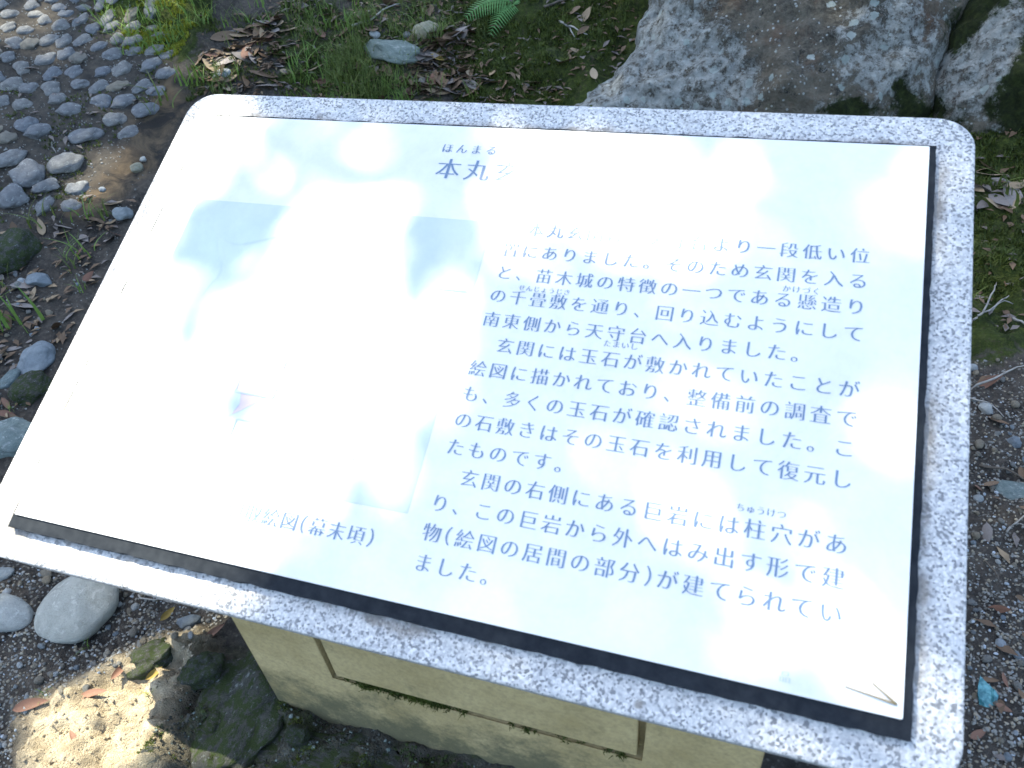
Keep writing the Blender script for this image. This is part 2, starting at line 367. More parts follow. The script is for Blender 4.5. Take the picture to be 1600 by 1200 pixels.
# ------------------------------------------------------------------ rocks
def ico(sub):
    bm = bmesh.new(); bmesh.ops.create_icosphere(bm, subdivisions=sub, radius=1)
    V = np.array([v.co[:] for v in bm.verts]); Fc = np.array([[v.index for v in f.verts] for f in bm.faces]); bm.free(); return V, Fc
ICO = {k: ico(k) for k in (1, 2, 3, 4)}
def stone_mesh(name, mat, sub=3, seed=0, amp=.18, freq=1.1, flat=1.0, facet=0.0):
    V, Fc = ICO[sub]; V = V.copy(); o = Vector((seed * 3.7, seed * 1.3, seed * 2.1))
    rs = random.Random(seed)
    if facet:
        for _ in range(int(10)):
            n = np.array([rs.gauss(0, 1) for _ in range(3)]); n /= np.linalg.norm(n); c = 1 - facet * rs.uniform(.3, 1)
            d = V @ n - c; V -= np.outer(np.maximum(d, 0), n)
    for i in range(len(V)):
        p = Vector(V[i]); k = 1 + amp * (mnoise.noise(p * freq + o) * 1.4 + .35 * mnoise.noise(p * freq * 2.7 + o) + .12 * mnoise.noise(p * freq * 8 + o))
        V[i] *= k
    V[:, 2] *= flat
    return mesh_np(name, V, Fc, mat)
def put_stone(name, me, px, py, wpx, hpx, ang=0, zr=.6, sink=.35, label=None, cat='stone', group=None):
    """wpx x hpx: size in photograph pixels; ang: direction of the long axis in the picture, degrees anticlockwise"""
    p = g(px, py); a = math.radians(ang)
    q = g(px + .5 * wpx * math.cos(a), py - .5 * wpx * math.sin(a)); d = Vector((q.x - p.x, q.y - p.y, 0))
    L = max(min(d.length, 0.68 * wpx * scale_at(p)), .35 * wpx * scale_at(p)); S = .5 * hpx * scale_at(p)
    o = link(name, me); z = max(min(L, S) * zr, .003); o.scale = (L, S, z)
    e = .06
    nrm = Vector((-(hbase(np.array(p.x + e), np.array(p.y)) - hbase(np.array(p.x - e), np.array(p.y))) / (2 * e), -(hbase(np.array(p.x), np.array(p.y + e)) - hbase(np.array(p.x), np.array(p.y - e))) / (2 * e), 1)).normalized()
    qz = nrm.to_track_quat('Z', 'Y').to_matrix(); t = qz.transposed() @ d.normalized()
    o.rotation_euler = (qz @ Matrix.Rotation(math.atan2(t.y, t.x), 3, 'Z')).to_euler()
    o.location = p + nrm * z * (1 - 2 * sink)
    if label: tag(o, label, cat, group)
    return o
# boulder behind the sign: a tilted, bulging rock face
def boulder(name, outline, base, nrm, bulge, Rr, mat, step, lich, mossf, seed, label):
    n = Vector(nrm).normalized(); u = Vector((1, 0, 0)); u = (u - n * u.dot(n)).normalized(); v = n.cross(u)
    P = []
    for px, py in outline:
        d = Vector(ray(px, py)); t = (base - Vector(CAMP)).dot(n) / d.dot(n); h = Vector(CAMP) + d * t - base; P.append((h.dot(u), h.dot(v)))
    P = np.array(P); lo = P.min(0) - .22; hi = P.max(0) + .22
    a = np.arange(lo[0], hi[0], step); b = np.arange(lo[1], hi[1], step); A, B = np.meshgrid(a, b); A = A.ravel(); B = B.ravel()
    A2 = A + .05 * fbm(A * 5, B * 5, 4, seed); B2 = B + .05 * fbm(A * 5, B * 5, 4, seed + 9)
    dist = np.full(len(A), 9.)
    for i in range(len(P)):
        p0, p1 = P[i - 1], P[i]; e = p1 - p0; tt = np.clip(((A2 - p0[0]) * e[0] + (B2 - p0[1]) * e[1]) / (e @ e), 0, 1)
        dist = np.minimum(dist, np.hypot(A2 - p0[0] - tt * e[0], B2 - p0[1] - tt * e[1]))
    dist = np.where(inpoly(A2, B2, P), dist, -dist)
    k = np.clip(dist / Rr, 0, 1); H = bulge * np.sqrt(1 - (1 - k) ** 2)
    H = np.where(dist < 0, np.maximum(dist * 3.5, -.45), H)
    H += .07 * fbm(A * 2.6, B * 2.6, 3, seed + 3) * k + .045 * fbm(A * 9, B * 9, 4, seed + 5) + .016 * fbm(A * 34, B * 34, 3, seed + 6)
    crack = np.abs(fbm(A * 1.7 + 3, B * 1.3, 3, seed + 14)); H -= .06 * np.exp(-(crack / .016) ** 2) * k
    V = np.array(base)[None] + np.outer(A, np.array(u)) + np.outer(B, np.array(v)) + np.outer(H, np.array(n))
    nx, ny = len(a), len(b); idx = np.arange(nx * ny).reshape(ny, nx)
    Fc = np.stack([idx[:-1, :-1].ravel(), idx[:-1, 1:].ravel(), idx[1:, 1:].ravel(), idx[1:, :-1].ravel()], 1)
    V0 = V - np.array(base); me = mesh_np(name, V0, Fc, mat)
    pxs, pys = project(V)
    add_attr(me, 'lichen', lich(pxs, pys)); add_attr(me, 'moss', np.maximum(mossf(pxs, pys), 0))
    o = link(name, me, loc=base); tag(o, label, 'boulder'); return o
def blob(x, y, cx, cy, rx, ry): return np.exp(-(((x - cx) / rx) ** 2 + ((y - cy) / ry) ** 2))
bb = g(1120, 175) + Vector((0, .05, 0))
boulder('boulder', [(1012, -220), (1008, 0), (990, 90), (965, 122), (885, 148), (830, 300), (1300, 330), (1400, 230), (1450, 160), (1490, 80), (1515, -20), (1500, -220)],
        bb, (-.08, -.74, .68), .16, .34, MAT['boulder'], .009,
        lambda x, y: np.clip(.28 + .75 * blob(x, y, 960, 130, 130, 90) + .5 * blob(x, y, 1050, 60, 90, 120) + .6 * blob(x, y, 1400, 80, 90, 90) + .35 * blob(x, y, 1140, 130, 80, 50) - .2 * blob(x, y, 1210, 50, 70, 80), 0, 1),
        lambda x, y: .6 * blob(x, y, 1415, 145, 30, 30) + .8 * blob(x, y, 1325, 172, 45, 24) + .5 * blob(x, y, 1490, 20, 30, 60) + .8 * blob(x, y, 1440, 190, 40, 25) + .12, 3,
        'large brown boulder patched with pale grey lichen, rising behind the sign')
rb = g(1570, 150)
boulder('boulder', [(1490, -160), (1505, 0), (1480, 70), (1450, 130), (1460, 215), (1520, 250), (1680, 230), (1760, 60), (1720, -160)], rb, (-.25, -.70, .66), .12, .22, MAT['boulder'], .009,
        lambda x, y: np.clip(.45 + .6 * blob(x, y, 1550, 70, 60, 70) + .4 * blob(x, y, 1480, 120, 60, 50), 0, 1), lambda x, y: .78 - .75 * blob(x + .5 * (y - 70), y, 1555, 70, 40, 75) - .5 * blob(x, y, 1475, 115, 40, 40) - .35 * blob(x, y, 1530, 200, 40, 40), 17,
        'mossy rock with one pale bare face at the far right behind the sign')

# ------------------------------------------------------------------ the sign
KS = 1.2 / 0.86
BL = np.array([-0.9942699, 0.47121063, CAM_H - 0.82851162]); EX = np.array([1., 0, 0]); EY = np.array([0, 0.90744372, 0.42017364]); EN = np.array([0, -0.42017364, 0.90744372])
SIGN0 = Vector((-0.30, 0.80, 0.0))
root = bpy.data.objects.new('information_sign', None); C.objects.link(root); root.location = SIGN0
tag(root, 'low granite information sign with a white printed plate on a tan stone pedestal', 'sign')
def PS(u, v, wv): return BL + EX * u + EY * v + EN * wv - np.array(SIGN0)
def rrect(u0, u1, v0, v1, r, seg=8):
    out = []
    for cx, cy, a0 in ((u1 - r, v1 - r, 0), (u0 + r, v1 - r, 90), (u0 + r, v0 + r, 180), (u1 - r, v0 + r, 270)):
        for k in range(seg + 1):
            a = math.radians(a0 + 90 * k / seg); out.append((cx + r * math.cos(a), cy + r * math.sin(a)))
    return out
def slab_bm(pts, w0, w1, bev):
    bm = bmesh.new(); t = [bm.verts.new(PS(u, v, w1)) for u, v in pts]; b = [bm.verts.new(PS(u, v, w0)) for u, v in pts]
    top = bm.faces.new(t); bm.faces.new(b[::-1])
    for i in range(len(pts)): bm.faces.new((t[i - 1], b[i - 1], b[i], t[i]))
    bm.normal_update()
    if bev:
        ed = [e for e in bm.edges if any(len(f.verts) > 4 for f in e.link_faces)]
        bmesh.ops.bevel(bm, geom=ed, offset=bev, segments=3, affect='EDGES', profile=.5)
    return bm
def bm_obj(name, bm, mat, parent, smooth=False):
    bmesh.ops.recalc_face_normals(bm, faces=bm.faces); me = bpy.data.meshes.new(name); bm.to_mesh(me); bm.free()
    for p in me.polygons: p.use_smooth = smooth
    me.materials.append(mat); return link(name, me, parent)
WG = -0.017
gu0, gu1, gv0, gv1 = -0.070, 1.2625, -0.062, 0.828
gr = bm_obj('granite_slab', slab_bm(rrect(gu0, gu1, gv0, gv1, .052, 10), WG - .085, WG, .004), MAT['granite'], root, False)
# subdivided top sheet carries the weather stains along the edge of the plate
def top_sheet():
    us = np.linspace(gu0 + .004, gu1 - .004, 330); vv = np.linspace(gv0 + .004, gv1 - .004, 220); U, Vv = np.meshgrid(us, vv); return U, Vv
co = np.array([v.co[:] for v in gr.data.vertices]); add_attr(gr.data, 'stain', np.zeros(len(co)))
U, Vv = top_sheet(); U = U.ravel(); Vv = Vv.ravel(); r_ = .049
cu = np.clip(U, gu0 + .004 + r_, gu1 - .004 - r_); cv = np.clip(Vv, gv0 + .004 + r_, gv1 - .004 - r_)
du, dv = U - cu, Vv - cv; dl = np.hypot(du, dv); both = (du != 0) & (dv != 0) & (dl > r_)
U = np.where(both, cu + du / np.maximum(dl, 1e-9) * r_, U); Vv = np.where(both, cv + dv / np.maximum(dl, 1e-9) * r_, Vv)
idx = np.arange(330 * 220).reshape(220, 330)
Fc = np.stack([idx[:-1, :-1].ravel(), idx[:-1, 1:].ravel(), idx[1:, 1:].ravel(), idx[1:, :-1].ravel()], 1)
sh = mesh_np('polished_face', np.array(PS(0, 0, 0))[None] + np.outer(U, EX) + np.outer(Vv, EY) + np.outer(np.full(len(U), WG + .0006), EN), Fc, MAT['granite'])
dpl = np.maximum.reduce([-U, U - 1.2, -Vv, Vv - .759])
stn = np.exp(-(np.maximum(dpl - .012, 0) / .014) ** 2) * (.55 + .9 * fbm(U * 9, Vv * 9, 3, 5)) + .9 * blob(U, Vv, -.03, -.045, .07, .03) + .7 * blob(U, Vv, .60, -.026, .07, .012)  + 1.4 * blob(U, Vv, .93, -.047, .006, .006)
add_attr(sh, 'stain', np.clip(stn, 0, 1)); link('polished_face', sh, gr)
def rough_rect(u0, u1, v0, v1, j=.0012, st=.006):
    o = []
    for a, b in (((u0, v0), (u1, v0)), ((u1, v0), (u1, v1)), ((u1, v1), (u0, v1)), ((u0, v1), (u0, v0))):
        L = math.hypot(b[0] - a[0], b[1] - a[1]); n = int(L / st)
        for k in range(n):
            t = k / n; o.append((a[0] + (b[0] - a[0]) * t + j * mnoise.noise((t * L * 45, a[0] * 9, a[1] * 7)), a[1] + (b[1] - a[1]) * t + j * mnoise.noise((t * L * 45, 5, a[1] * 7))))
    return o
bm_obj('backing_board', slab_bm(rough_rect(-.0045, 1.2095, -.019, .7640, .002), WG + .0008, -.0035, 0), MAT['backing'], root)
pl = bm_obj('printed_plate', slab_bm(rrect(0, 1.2, 0, .759, .002, 2), -.0034, 0, .0006), MAT['plate'], root)
# tan pedestal with a carved frame
PX0, PX1, PY0, PY1 = -0.688, 0.087, 0.480, 1.12
def ztop(y): return float((BL + EN * (WG - .087))[2] + (y - (BL + EN * (WG - .087))[1]) * EY[2] / EY[1])
def pbox(bm, x0, x1, y0, y1, z0, slope=True, z1=None):
    za = ztop(y0) if z1 is None else z1; zb = ztop(y1) if z1 is None else z1
    c = [(x0, y0, z0), (x1, y0, z0), (x1, y1, z0), (x0, y1, z0), (x0, y0, za), (x1, y0, za), (x1, y1, zb), (x0, y1, zb)]
    vs_ = [bm.verts.new(Vector(p) - SIGN0) for p in c]
    fs = [bm.faces.new([vs_[i] for i in f]) for f in ((3, 2, 1, 0), (4, 5, 6, 7), (0, 1, 5, 4), (1, 2, 6, 5), (2, 3, 7, 6), (3, 0, 4, 7))]
    return fs
gl, grr, gw, gzb = -0.536, -0.070, .0105, .160
bm = bmesh.new(); pbox(bm, PX0, PX1, PY0 + .022, PY1, -.35)
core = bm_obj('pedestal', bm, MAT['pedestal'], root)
def face_piece(name, boxes, parent):
    bm = bmesh.new()
    for b in boxes: pbox(bm, *b)
    bmesh.ops.bevel(bm, geom=list(bm.edges), offset=.0022, segments=2, affect='EDGES', profile=.5)
    return bm_obj(name, bm, MAT['pedestal'], parent)
FY = PY0 + .0215
def frame_piece():
    # U-shaped stone frame round the raised panel: one outline extruded
    zt = ztop(PY0) - .0005
    pts = [(PX0, -.35), (PX1, -.35), (PX1, zt), (grr + gw, zt), (grr + gw, gzb - gw), (gl - gw, gzb - gw), (gl - gw, zt), (PX0, zt)]
    bm = bmesh.new(); f = [bm.verts.new(Vector((x, PY0, z)) - SIGN0) for x, z in pts]; b = [bm.verts.new(Vector((x, FY, z)) - SIGN0) for x, z in pts]
    bm.faces.new(f); bm.faces.new(b[::-1])
    for i in range(len(pts)): bm.faces.new((f[i - 1], b[i - 1], b[i], f[i]))
    ed = [e for e in bm.edges if all(abs(v.co.y - (PY0 - SIGN0.y)) < 1e-5 for v in e.verts)]
    bmesh.ops.bevel(bm, geom=ed, offset=.003, segments=2, affect='EDGES', profile=.5)
    return bm_obj('carved_frame', bm, MAT['pedestal'], core)
frame_piece()
face_piece('raised_panel', [(gl, grr, PY0 + .001, FY, gzb, True, ztop(PY0) - .0005)], core)
def tuft_mesh(name, pts, mat, hgt, wid, nb, lean=.5, seed=0, seg=2):
    """many small blades: pts are (x, y, z) feet, nb blades each"""
    r = np.random.default_rng(seed); pts = np.repeat(np.asarray(pts, float), nb, 0); n = len(pts)
    a = r.uniform(0, 2 * np.pi, n); ln = r.uniform(.1, 1, n) * lean; H = hgt * r.uniform(.5, 1.15, n); W = wid * r.uniform(.7, 1.3, n)
    jit = r.normal(0, hgt * .25, (n, 2)); pts[:, :2] += jit
    dx, dy = np.cos(a), np.sin(a); sx, sy = -dy, dx; V = []
    for k in range(seg + 1):
        t = k / seg; off = ln * H * t * t; wk = W * (1 - t) ** .7 * .5; z = H * t * (1 - .25 * ln * t)
        for sgn in ((-1, 1) if k < seg else (0,)):
            V.append(np.stack([pts[:, 0] + dx * off + sgn * sx * wk, pts[:, 1] + dy * off + sgn * sy * wk, pts[:, 2] + z], 1))
    V = np.stack(V, 1); m = V.shape[1]; base = (np.arange(n) * m)[:, None]; T = []
    for k in range(seg):
        i = 2 * k
        if k < seg - 1: T += [base + np.array([[i, i + 1, i + 3]]), base + np.array([[i, i + 3, i + 2]])]
        else: T += [base + np.array([[i, i + 1, i + 2]])]
    return mesh_np(name, V.reshape(-1, 3), np.concatenate(T), mat, True)
mp = []
for _ in range(120):
    t = random.choice((random.gauss(.12, .03), random.gauss(.33, .07), random.uniform(.02, .98), random.gauss(.30, .05)))
    if 0 < t < 1: mp.append((gl + (grr - gl) * t - SIGN0.x, PY0 - SIGN0.y + random.uniform(-.001, .006), gzb - gw + .001 - SIGN0.z))
tag(link('groove_moss', tuft_mesh('groove_moss', mp, MAT['moss'], .009, .0022, 9, 1.6, 4), core), kind='stuff')

# ---- printing
_dg = None
_glyph = {}
def glyph(ch):
    if ch in _glyph: return _glyph[ch]
    cu_ = bpy.data.curves.new('glyph', 'FONT'); cu_.body = ch; cu_.size = 1.0; cu_.resolution_u = 3; cu_.align_x = 'LEFT'
    ob = bpy.data.objects.new('glyph', cu_); C.objects.link(ob)
    dg = bpy.context.evaluated_depsgraph_get(); dg.update()
    me = bpy.data.meshes.new_from_object(ob.evaluated_get(dg)); V = np.array([v.co[:2] for v in me.vertices]).reshape(-1, 2); Fc = [list(p.vertices) for p in me.polygons]
    bpy.data.objects.remove(ob); bpy.data.curves.remove(cu_); bpy.data.meshes.remove(me)
    if len(V):                                   # serif look: slim the level strokes, keep the upright ones
        # weld coincident outline points
        key = {}; mp_ = []; NV = []
        for v in V:
            k = (round(v[0], 5), round(v[1], 5))
            if k not in key: key[k] = len(NV); NV.append(v)
            mp_.append(key[k])
        V = np.array(NV); Fc = [[mp_[i] for i in f] for f in Fc]; Fc = [f for f in Fc if len(set(f)) == len(f)]
        ec = {}
        for f in Fc:
            ar = sum(V[f[i - 1]][0] * V[f[i]][1] - V[f[i]][0] * V[f[i - 1]][1] for i in range(len(f)))
            if ar < 0: f.reverse()
            for i in range(len(f)):
                e = (f[i - 1], f[i])
                if (e[1], e[0]) in ec: del ec[(e[1], e[0])]
                else: ec[e] = 1
        nx_ = {}; pv = {}
        for a, b in ec: nx_[a] = b; pv[b] = a
        D = np.zeros_like(V); kx, ky = .012, -.019
        for i in range(len(V)):
            if i not in nx_ or i not in pv: continue
            nn = []
            for a, b in ((pv[i], i), (i, nx_[i])):
                e = V[b] - V[a]; L = np.linalg.norm(e)
                if L > 1e-7: nn.append(np.array([e[1], -e[0]]) / L)
            if not nn: continue
            if len(nn) == 1: nn = nn * 2
            d1, d2 = [kx * n[0] ** 2 + ky * n[1] ** 2 for n in nn]; det = nn[0][0] * nn[1][1] - nn[0][1] * nn[1][0]
            if abs(det) < .25:
                m_ = nn[0] + nn[1]; L = np.linalg.norm(m_)
                D[i] = m_ / L * (d1 + d2) / 2 if L > .3 else 0
            else:
                D[i] = np.linalg.solve(np.array(nn), np.array([d1, d2]))
                L = np.linalg.norm(D[i]); D[i] *= min(1, .035 / max(L, 1e-9))
        V = V + D
    bb_ = (V.min(0) + V.max(0)) / 2 if len(V) else np.zeros(2)
    _glyph[ch] = (V, Fc, bb_); return _glyph[ch]
EMV = {}
def print_text(name, s, u, v, pitch, size, mat, parent, wv=.0007, half='（）', step=None, bold=0):
    """characters on a pitch grid: (u, v) is the centre of the first character; baseline box centred on the cell"""
    VV = []; FF = []; x = u
    for ch in s:
        adv = pitch
        if ch in half: adv = pitch * .5
        cx = x + (adv - pitch) / 2 if ch in half else x
        if ch not in ' 　':
            V, Fc, bbx = glyph(ch); o = len(VV)
            cw = V - np.array([0.5, .38])
            if ch in half: cw = V - np.array([bbx[0], .38])
            for p in cw: VV.append(PS(cx + p[0] * size, v + p[1] * size, wv))
            FF += [[i + o for i in f] for f in Fc]
        x += adv
    if not VV: return None
    me = mesh_np(name, np.array(VV), FF, mat, False); return link(name, me, parent)
LINES = ['　本丸玄関は、天守台より一段低い位', '置にありました。そのため玄関を入る', 'と、苗木城の特徴の一つである懸造り', 'の千畳敷を通り、回り込むようにして', '南東側から天守台へ入りました。',
         '　玄関には玉石が敷かれていたことが', '絵図に描かれており、整備前の調査で', 'も、多くの玉石が確認されました。こ', 'の石敷きはその玉石を利用して復元し', 'たものです。', '　玄関の右側にある巨岩には柱穴があ',
         'り、この巨岩から外へはみ出す形で建', '物（絵図の居間の部分）が建てられてい', 'ました。']
def cells(t): return sum(.5 if c in '（）' else 1 for c in t)
for i, t in enumerate(LINES):
    done = 0
    for ph in t.replace('、', '、|').replace('。', '。|').split('|'):      # one mesh for each run of words between stops
        if ph: print_text('text_line', ph, .640 + .0301 * done, .568 - .0395 * i, .0301, .0262, MAT['ink'], pl); done += cells(ph)
print_text('title_text', '本丸玄関跡', .499, .671, .0497, .044, MAT['ink'], pl)
print_text('title_text', '縁', .782, .672, .0497, .036, MAT['inkpale'], pl)
for t, u, v, p, sz in (('ほんまる', .486, .712, .0253, .0205), ('かけづく', 1.034, .5065, .0125, .0115), ('せんじょうじき', .672, .4665, .0112, .0105), ('たまいし', .812, .3935, .0122, .0115), ('ちゅうけつ', 1.012, .1965, .0118, .0115)):
    print_text('furigana', t, u, v, p, sz, MAT['ink'], pl)
print_text('caption_text', '間取絵図（幕末頃）', .352, .0715, .0287, .0265, MAT['ink'], pl)
print_text('small_mark', '品', 1.081, .016, .02, .013, MAT['mapblue'], pl)
def flat(name, polys, mat, parent, wv):
    V = []; Fc = []
    for p in polys: Fc.append(list(range(len(V), len(V) + len(p)))); V += [PS(u, v, wv) for u, v in p]
    return link(name, mesh_np(name, np.array(V), Fc, mat, False), parent)
def rc(a, b, c, d): return [(a, c), (b, c), (b, d), (a, d)]
flat('printed_square', [rc(.062, .079, .064, .083)], MAT['inkpale'], pl, .0005)
mapp = flat('floor_plan_picture', [rc(.063, .600, .112, .5755)], MAT['paper'], pl, .0004)
def wob(cx, cy, rx, ry, sd_, n=26, rot=0.0):
    o = []
    for k in range(n):
        a = 6.2832 * k / n; q = 1 + .32 * mnoise.noise((math.cos(a) * 1.6 + sd_, math.sin(a) * 1.6, sd_ * 2.3)); x, y = rx * q * math.cos(a), ry * q * math.sin(a)
        o.append((cx + x * math.cos(rot) - y * math.sin(rot), cy + x * math.sin(rot) + y * math.cos(rot)))
    return o
for p_, m_, z_ in ((wob(.30, .255, .032, .05, 2.2, rot=-.4), 'pinkish', .0007), (wob(.358, .287, .034, .014, 5.1, rot=.5), 'pinkish', .0008), (wob(.275, .225, .022, .022, 8.4), 'mapblue', .0009), (wob(.33, .42, .05, .03, 3.3, rot=.6), 'mapwhite', .0007),
                   (wob(.44, .40, .07, .06, 6.2), 'mapwhite', .0007), (wob(.45, .21, .05, .04, 1.4), 'ochre', .0007), (wob(.12, .46, .035, .07, 7.7, rot=.4), 'mapblue', .0007), (wob(.20, .52, .06, .022, 4.4, rot=.3), 'mapblue', .0008)):
    flat('map_tint', [p_], MAT[m_], mapp, z_)
ln = []
for (a, b, c, d) in ((.40, .50, .17, .26), (.28, .345, .24, .30), (.30, .37, .15, .20), (.30, .345, .36, .43), (.345, .40, .285, .315)):
    t_ = .0011
    ln = [rc(a, b, c - t_, c + t_), rc(a, b, d - t_, d + t_), rc(a - t_, a + t_, c + t_, d - t_), rc(b - t_, b + t_, c + t_, d - t_)]
    flat('map_outline', ln, MAT['inkpale'], mapp, .0013)
flat('map_line', [rc(.545, .59, .449, .4508)], MAT['inkpale'], mapp, .0013)

# ------------------------------------------------------------------ cobbled path
cob = [stone_mesh('cobblestone', MAT['cobtan'] if k == 7 else MAT['cobble'], 3, 20 + k, .26, 1.2, 1, .28) for k in range(8)]
big = [(102, 258, 58, 36, 30), (46, 274, 48, 44, 55), (72, 293, 50, 22, 12), (20, 312, 50, 40, 25), (57, 208, 44, 24, 22), (135, 213, 56, 24, 18), (15, 250, 58, 26, 35), (43, 196, 34, 24, 40)]
pts = []
tries = 0
while len(pts) < 210 and tries < 20000:
    tries += 1; x, y = random.uniform(-35, 262), random.uniform(-25, 325)
    if not inpoly(np.array(x), np.array(y), REG['path']) or (x > 235 and y > 60 and random.random() < .7) or (y > 215 and x > 130): continue
    k = .62 + .4 * min(max(y, 0) / 200, 1)
    if any(((x - a) * 1.0 + (y - b) * .35) ** 2 / (34 * k) ** 2 + ((y - b) - (x - a) * -.25) ** 2 / (23.5 * k) ** 2 < 1 for a, b in pts): continue
    if any((x - a) ** 2 / (.5 * w_ + 22) ** 2 + (y - b) ** 2 / (.5 * h_ + 20) ** 2 < 1 for a, b, w_, h_, _ in big): continue
    pts.append((x, y))
for x, y in pts:
    k = .66 + .36 * min(max(y, 0) / 200, 1)
    put_stone('cobblestone', random.choice(cob), x, y, k * random.uniform(31, 45), k * random.uniform(19, 28), random.gauss(24, 12), .55, .54, 'rounded grey river cobble set in the dark path bed', 'cobblestone', 'cobbles set in the path')
blab = ['large blue-grey cobble lying right of its pair at the lower end of the path', 'large pale blue-grey cobble, left of its pair at the lower end of the path', 'long flat pale cobble just below the pair of large cobbles', 'speckled pale cobble in the bottom left corner of the path', None, 'wide grey cobble at the right edge of the lower path', None, None]
for (x, y, w_, h_, a), lb in zip(big, blab):
    put_stone('cobblestone', random.choice(cob[:7]), x, y, w_, h_, a, .6, .38, lb or 'rounded grey river cobble set in the dark path bed', 'cobblestone', None if lb else 'cobbles set in the path')

# ------------------------------------------------------------------ single stones
def st(px, py, w_, h_, ang, mat, seed, label, zr=.6, sink=.35, amp=.16, facet=0.0, freq=1.0, sub=4, cat='stone'):
    return put_stone('stone', stone_mesh('stone', MAT[mat], sub, seed, amp, freq, 1, facet), px, py, w_, h_, ang, zr, sink, label, cat)
st(125, 955, 102, 104, 75, 'round', 1, 'large smooth pale grey stone, rounded, below the front left corner of the sign', .45, .30, .13, 0, .8)
st(12, 960, 66, 84, 50, 'round', 5, 'smooth grey stone cut by the left picture edge beside the large rounded stone', .5, .32, .12, 0, .8)
st(-2, 902, 26, 40, 80, 'round', 6, 'small dark rounded stone at the left edge above the two smooth stones', .6)
st(244, 1028, 88, 50, 40, 'mossrock', 8, 'dark mossy lump of rock right of the large smooth stone', .7, .4, .3, .2, 1.6)
st(296, 972, 44, 24, 15, 'slate', 9, 'small flat grey stone under the front edge of the slab', .6, .3, .25, .3)
st(318, 1050, 52, 60, 60, 'mossrock', 10, 'dark rough rock in the shadow left of the pedestal', .7, .4, .3, .2, 1.6)
st(330, 1135, 60, 50, 30, 'mossrock', 12, 'dark brown rock in the shadow, nearest the lower edge', .6, .45, .3, .2, 1.6)
st(378, 1108, 215, 135, 60, 'mossrock', 41, 'broad dark mossy rock mass in the shadow left of the pedestal foot', .35, .62, .3, .2, 1.8)
st(520, 1192, 260, 100, -15, 'mossrock', 43, 'low mossy rock slab in front of the pedestal at the lower edge', .3, .62, .3, .2, 1.8)
st(466, 1150, 34, 34, 40, 'mossrock', 14, 'brown knob of rock in front of the pedestal', .8, .4, .25, .1, 1.6)
st(20, 690, 90, 78, 40, 'teal', 15, 'large grey-green rock at the left picture edge beside the slab', .5, .35, .22, .25)
st(48, 610, 70, 50, 35, 'mossrock', 16, 'mossy grey rock under the left edge of the slab', .6, .4, .25, .2)
st(58, 566, 62, 44, 50, 'slate', 17, 'grey stone half hidden under the left edge of the slab', .6, .35, .25, .2)
st(14, 597, 40, 22, 40, 'teal', 18, 'small flat greenish stone at the left picture edge', .5, .3, .2, .3)
st(64, 441, 40, 26, -10, 'slate', 19, 'pale blue three-cornered stone left of the sign', .8, .3, .2, .4)
st(34, 441, 13, 11, 0, 'pebwhite', 20, 'tiny pale stone beside the blue three-cornered stone', .8, .3)
st(18, 396, 90, 70, 30, 'mossrock', 21, 'dark lichened rock at the left picture edge below the path', .6, .4, .25, .25)
st(193, 337, 30, 26, 30, 'slate', 22, 'small grey stone beside the left edge of the slab', .7, .3, .2, .3)
st(215, 264, 22, 15, 10, 'cream', 23, 'small cream stone between path and sign', .8, .3)
st(224, 250, 11, 9, 0, 'pebwhite', 24, 'tiny white stone just above the small cream stone', .8, .3)
st(160, 297, 10, 8, 0, 'pebwhite', 25, 'tiny white stone on the bare earth strip beside the path', .8, .3)
st(616, 87, 84, 40, -8, 'teal', 26, 'long grey-green stone behind the sign among dead leaves', .7, .3, .25, .3, 1.3)
st(668, 54, 40, 32, 0, 'cream', 27, 'cream stone standing behind the grey-green stone', .9, .3, .2, .3)
st(587, 62, 15, 12, 0, 'pebwhite', 28, 'small white stone left of the cream stone', .8, .3)
st(637, 58, 14, 12, 0, 'pebble', 29, 'small grey stone between the white and cream stones', .8, .3)
st(345, 118, 30, 17, 20, 'pebwhite', 30, 'pale split stone just above the back left corner of the slab', .7, .3, .2, .4)
st(1592, 770, 40, 60, 70, 'teal', 31, 'flat grey-green stone at the right picture edge', .4, .4, .2, .3)
st(1585, 692, 24, 18, 0, 'slate', 32, 'small blue-grey stone right of the sign', .7, .3, .2, .2)
st(1540, 640, 22, 20, 0, 'pebwhite', 33, 'small whitish stone just right of the slab', .7, .3, .2, .2)
st(1528, 779, 16, 11, 0, 'pebwhite', 34, 'little white pebble close against the right edge of the slab', .8, .3)
st(1562, 1006, 14, 12, 0, 'pebwhite', 35, 'little pale pebble on the dark soil above the blue shard', .8, .3)
st(135, 1077, 14, 12, 0, 'pebble', 36, 'small grey pebble on the sunlit sandy ledge', .8, .3)

# ------------------------------------------------------------------ pebbles and gravel
def samp(polys, n, seed, weight=None):
    r = random.Random(seed); out = []
    while len(out) < n:
        P = r.choices(polys, weights=weight)[0]; xs = [p[0] for p in P]; ys = [p[1] for p in P]; x, y = r.uniform(min(xs), max(xs)), r.uniform(min(ys), max(ys))
        if -20 < x < 1620 and -15 < y < 1210 and inpoly(np.array(x), np.array(y), P): out.append((x, y))
    return out
PL_L = [(-20, 870), (360, 960), (330, 1010), (60, 1210), (-20, 1210)]; PL_R = [(1500, 560), (1620, 560), (1620, 1210), (1490, 1210)]
PL_G = [(-20, 870), (360, 960), (330, 985), (140, 1078), (40, 1120), (20, 1210), (-20, 1210)]; PL_LL = [(-20, 360), (150, 330), (240, 260), (60, 620), (-20, 760)]; PL_S = [(40, 1120), (330, 985), (330, 1020), (235, 1210), (40, 1210)]
pebs = [stone_mesh('pebble', MAT[m], 2, 60 + k, .25, 1.1, 1, .25) for k, m in enumerate(('pebble', 'pebble', 'pebtan', 'pebwhite', 'pebtan', 'slate'))]
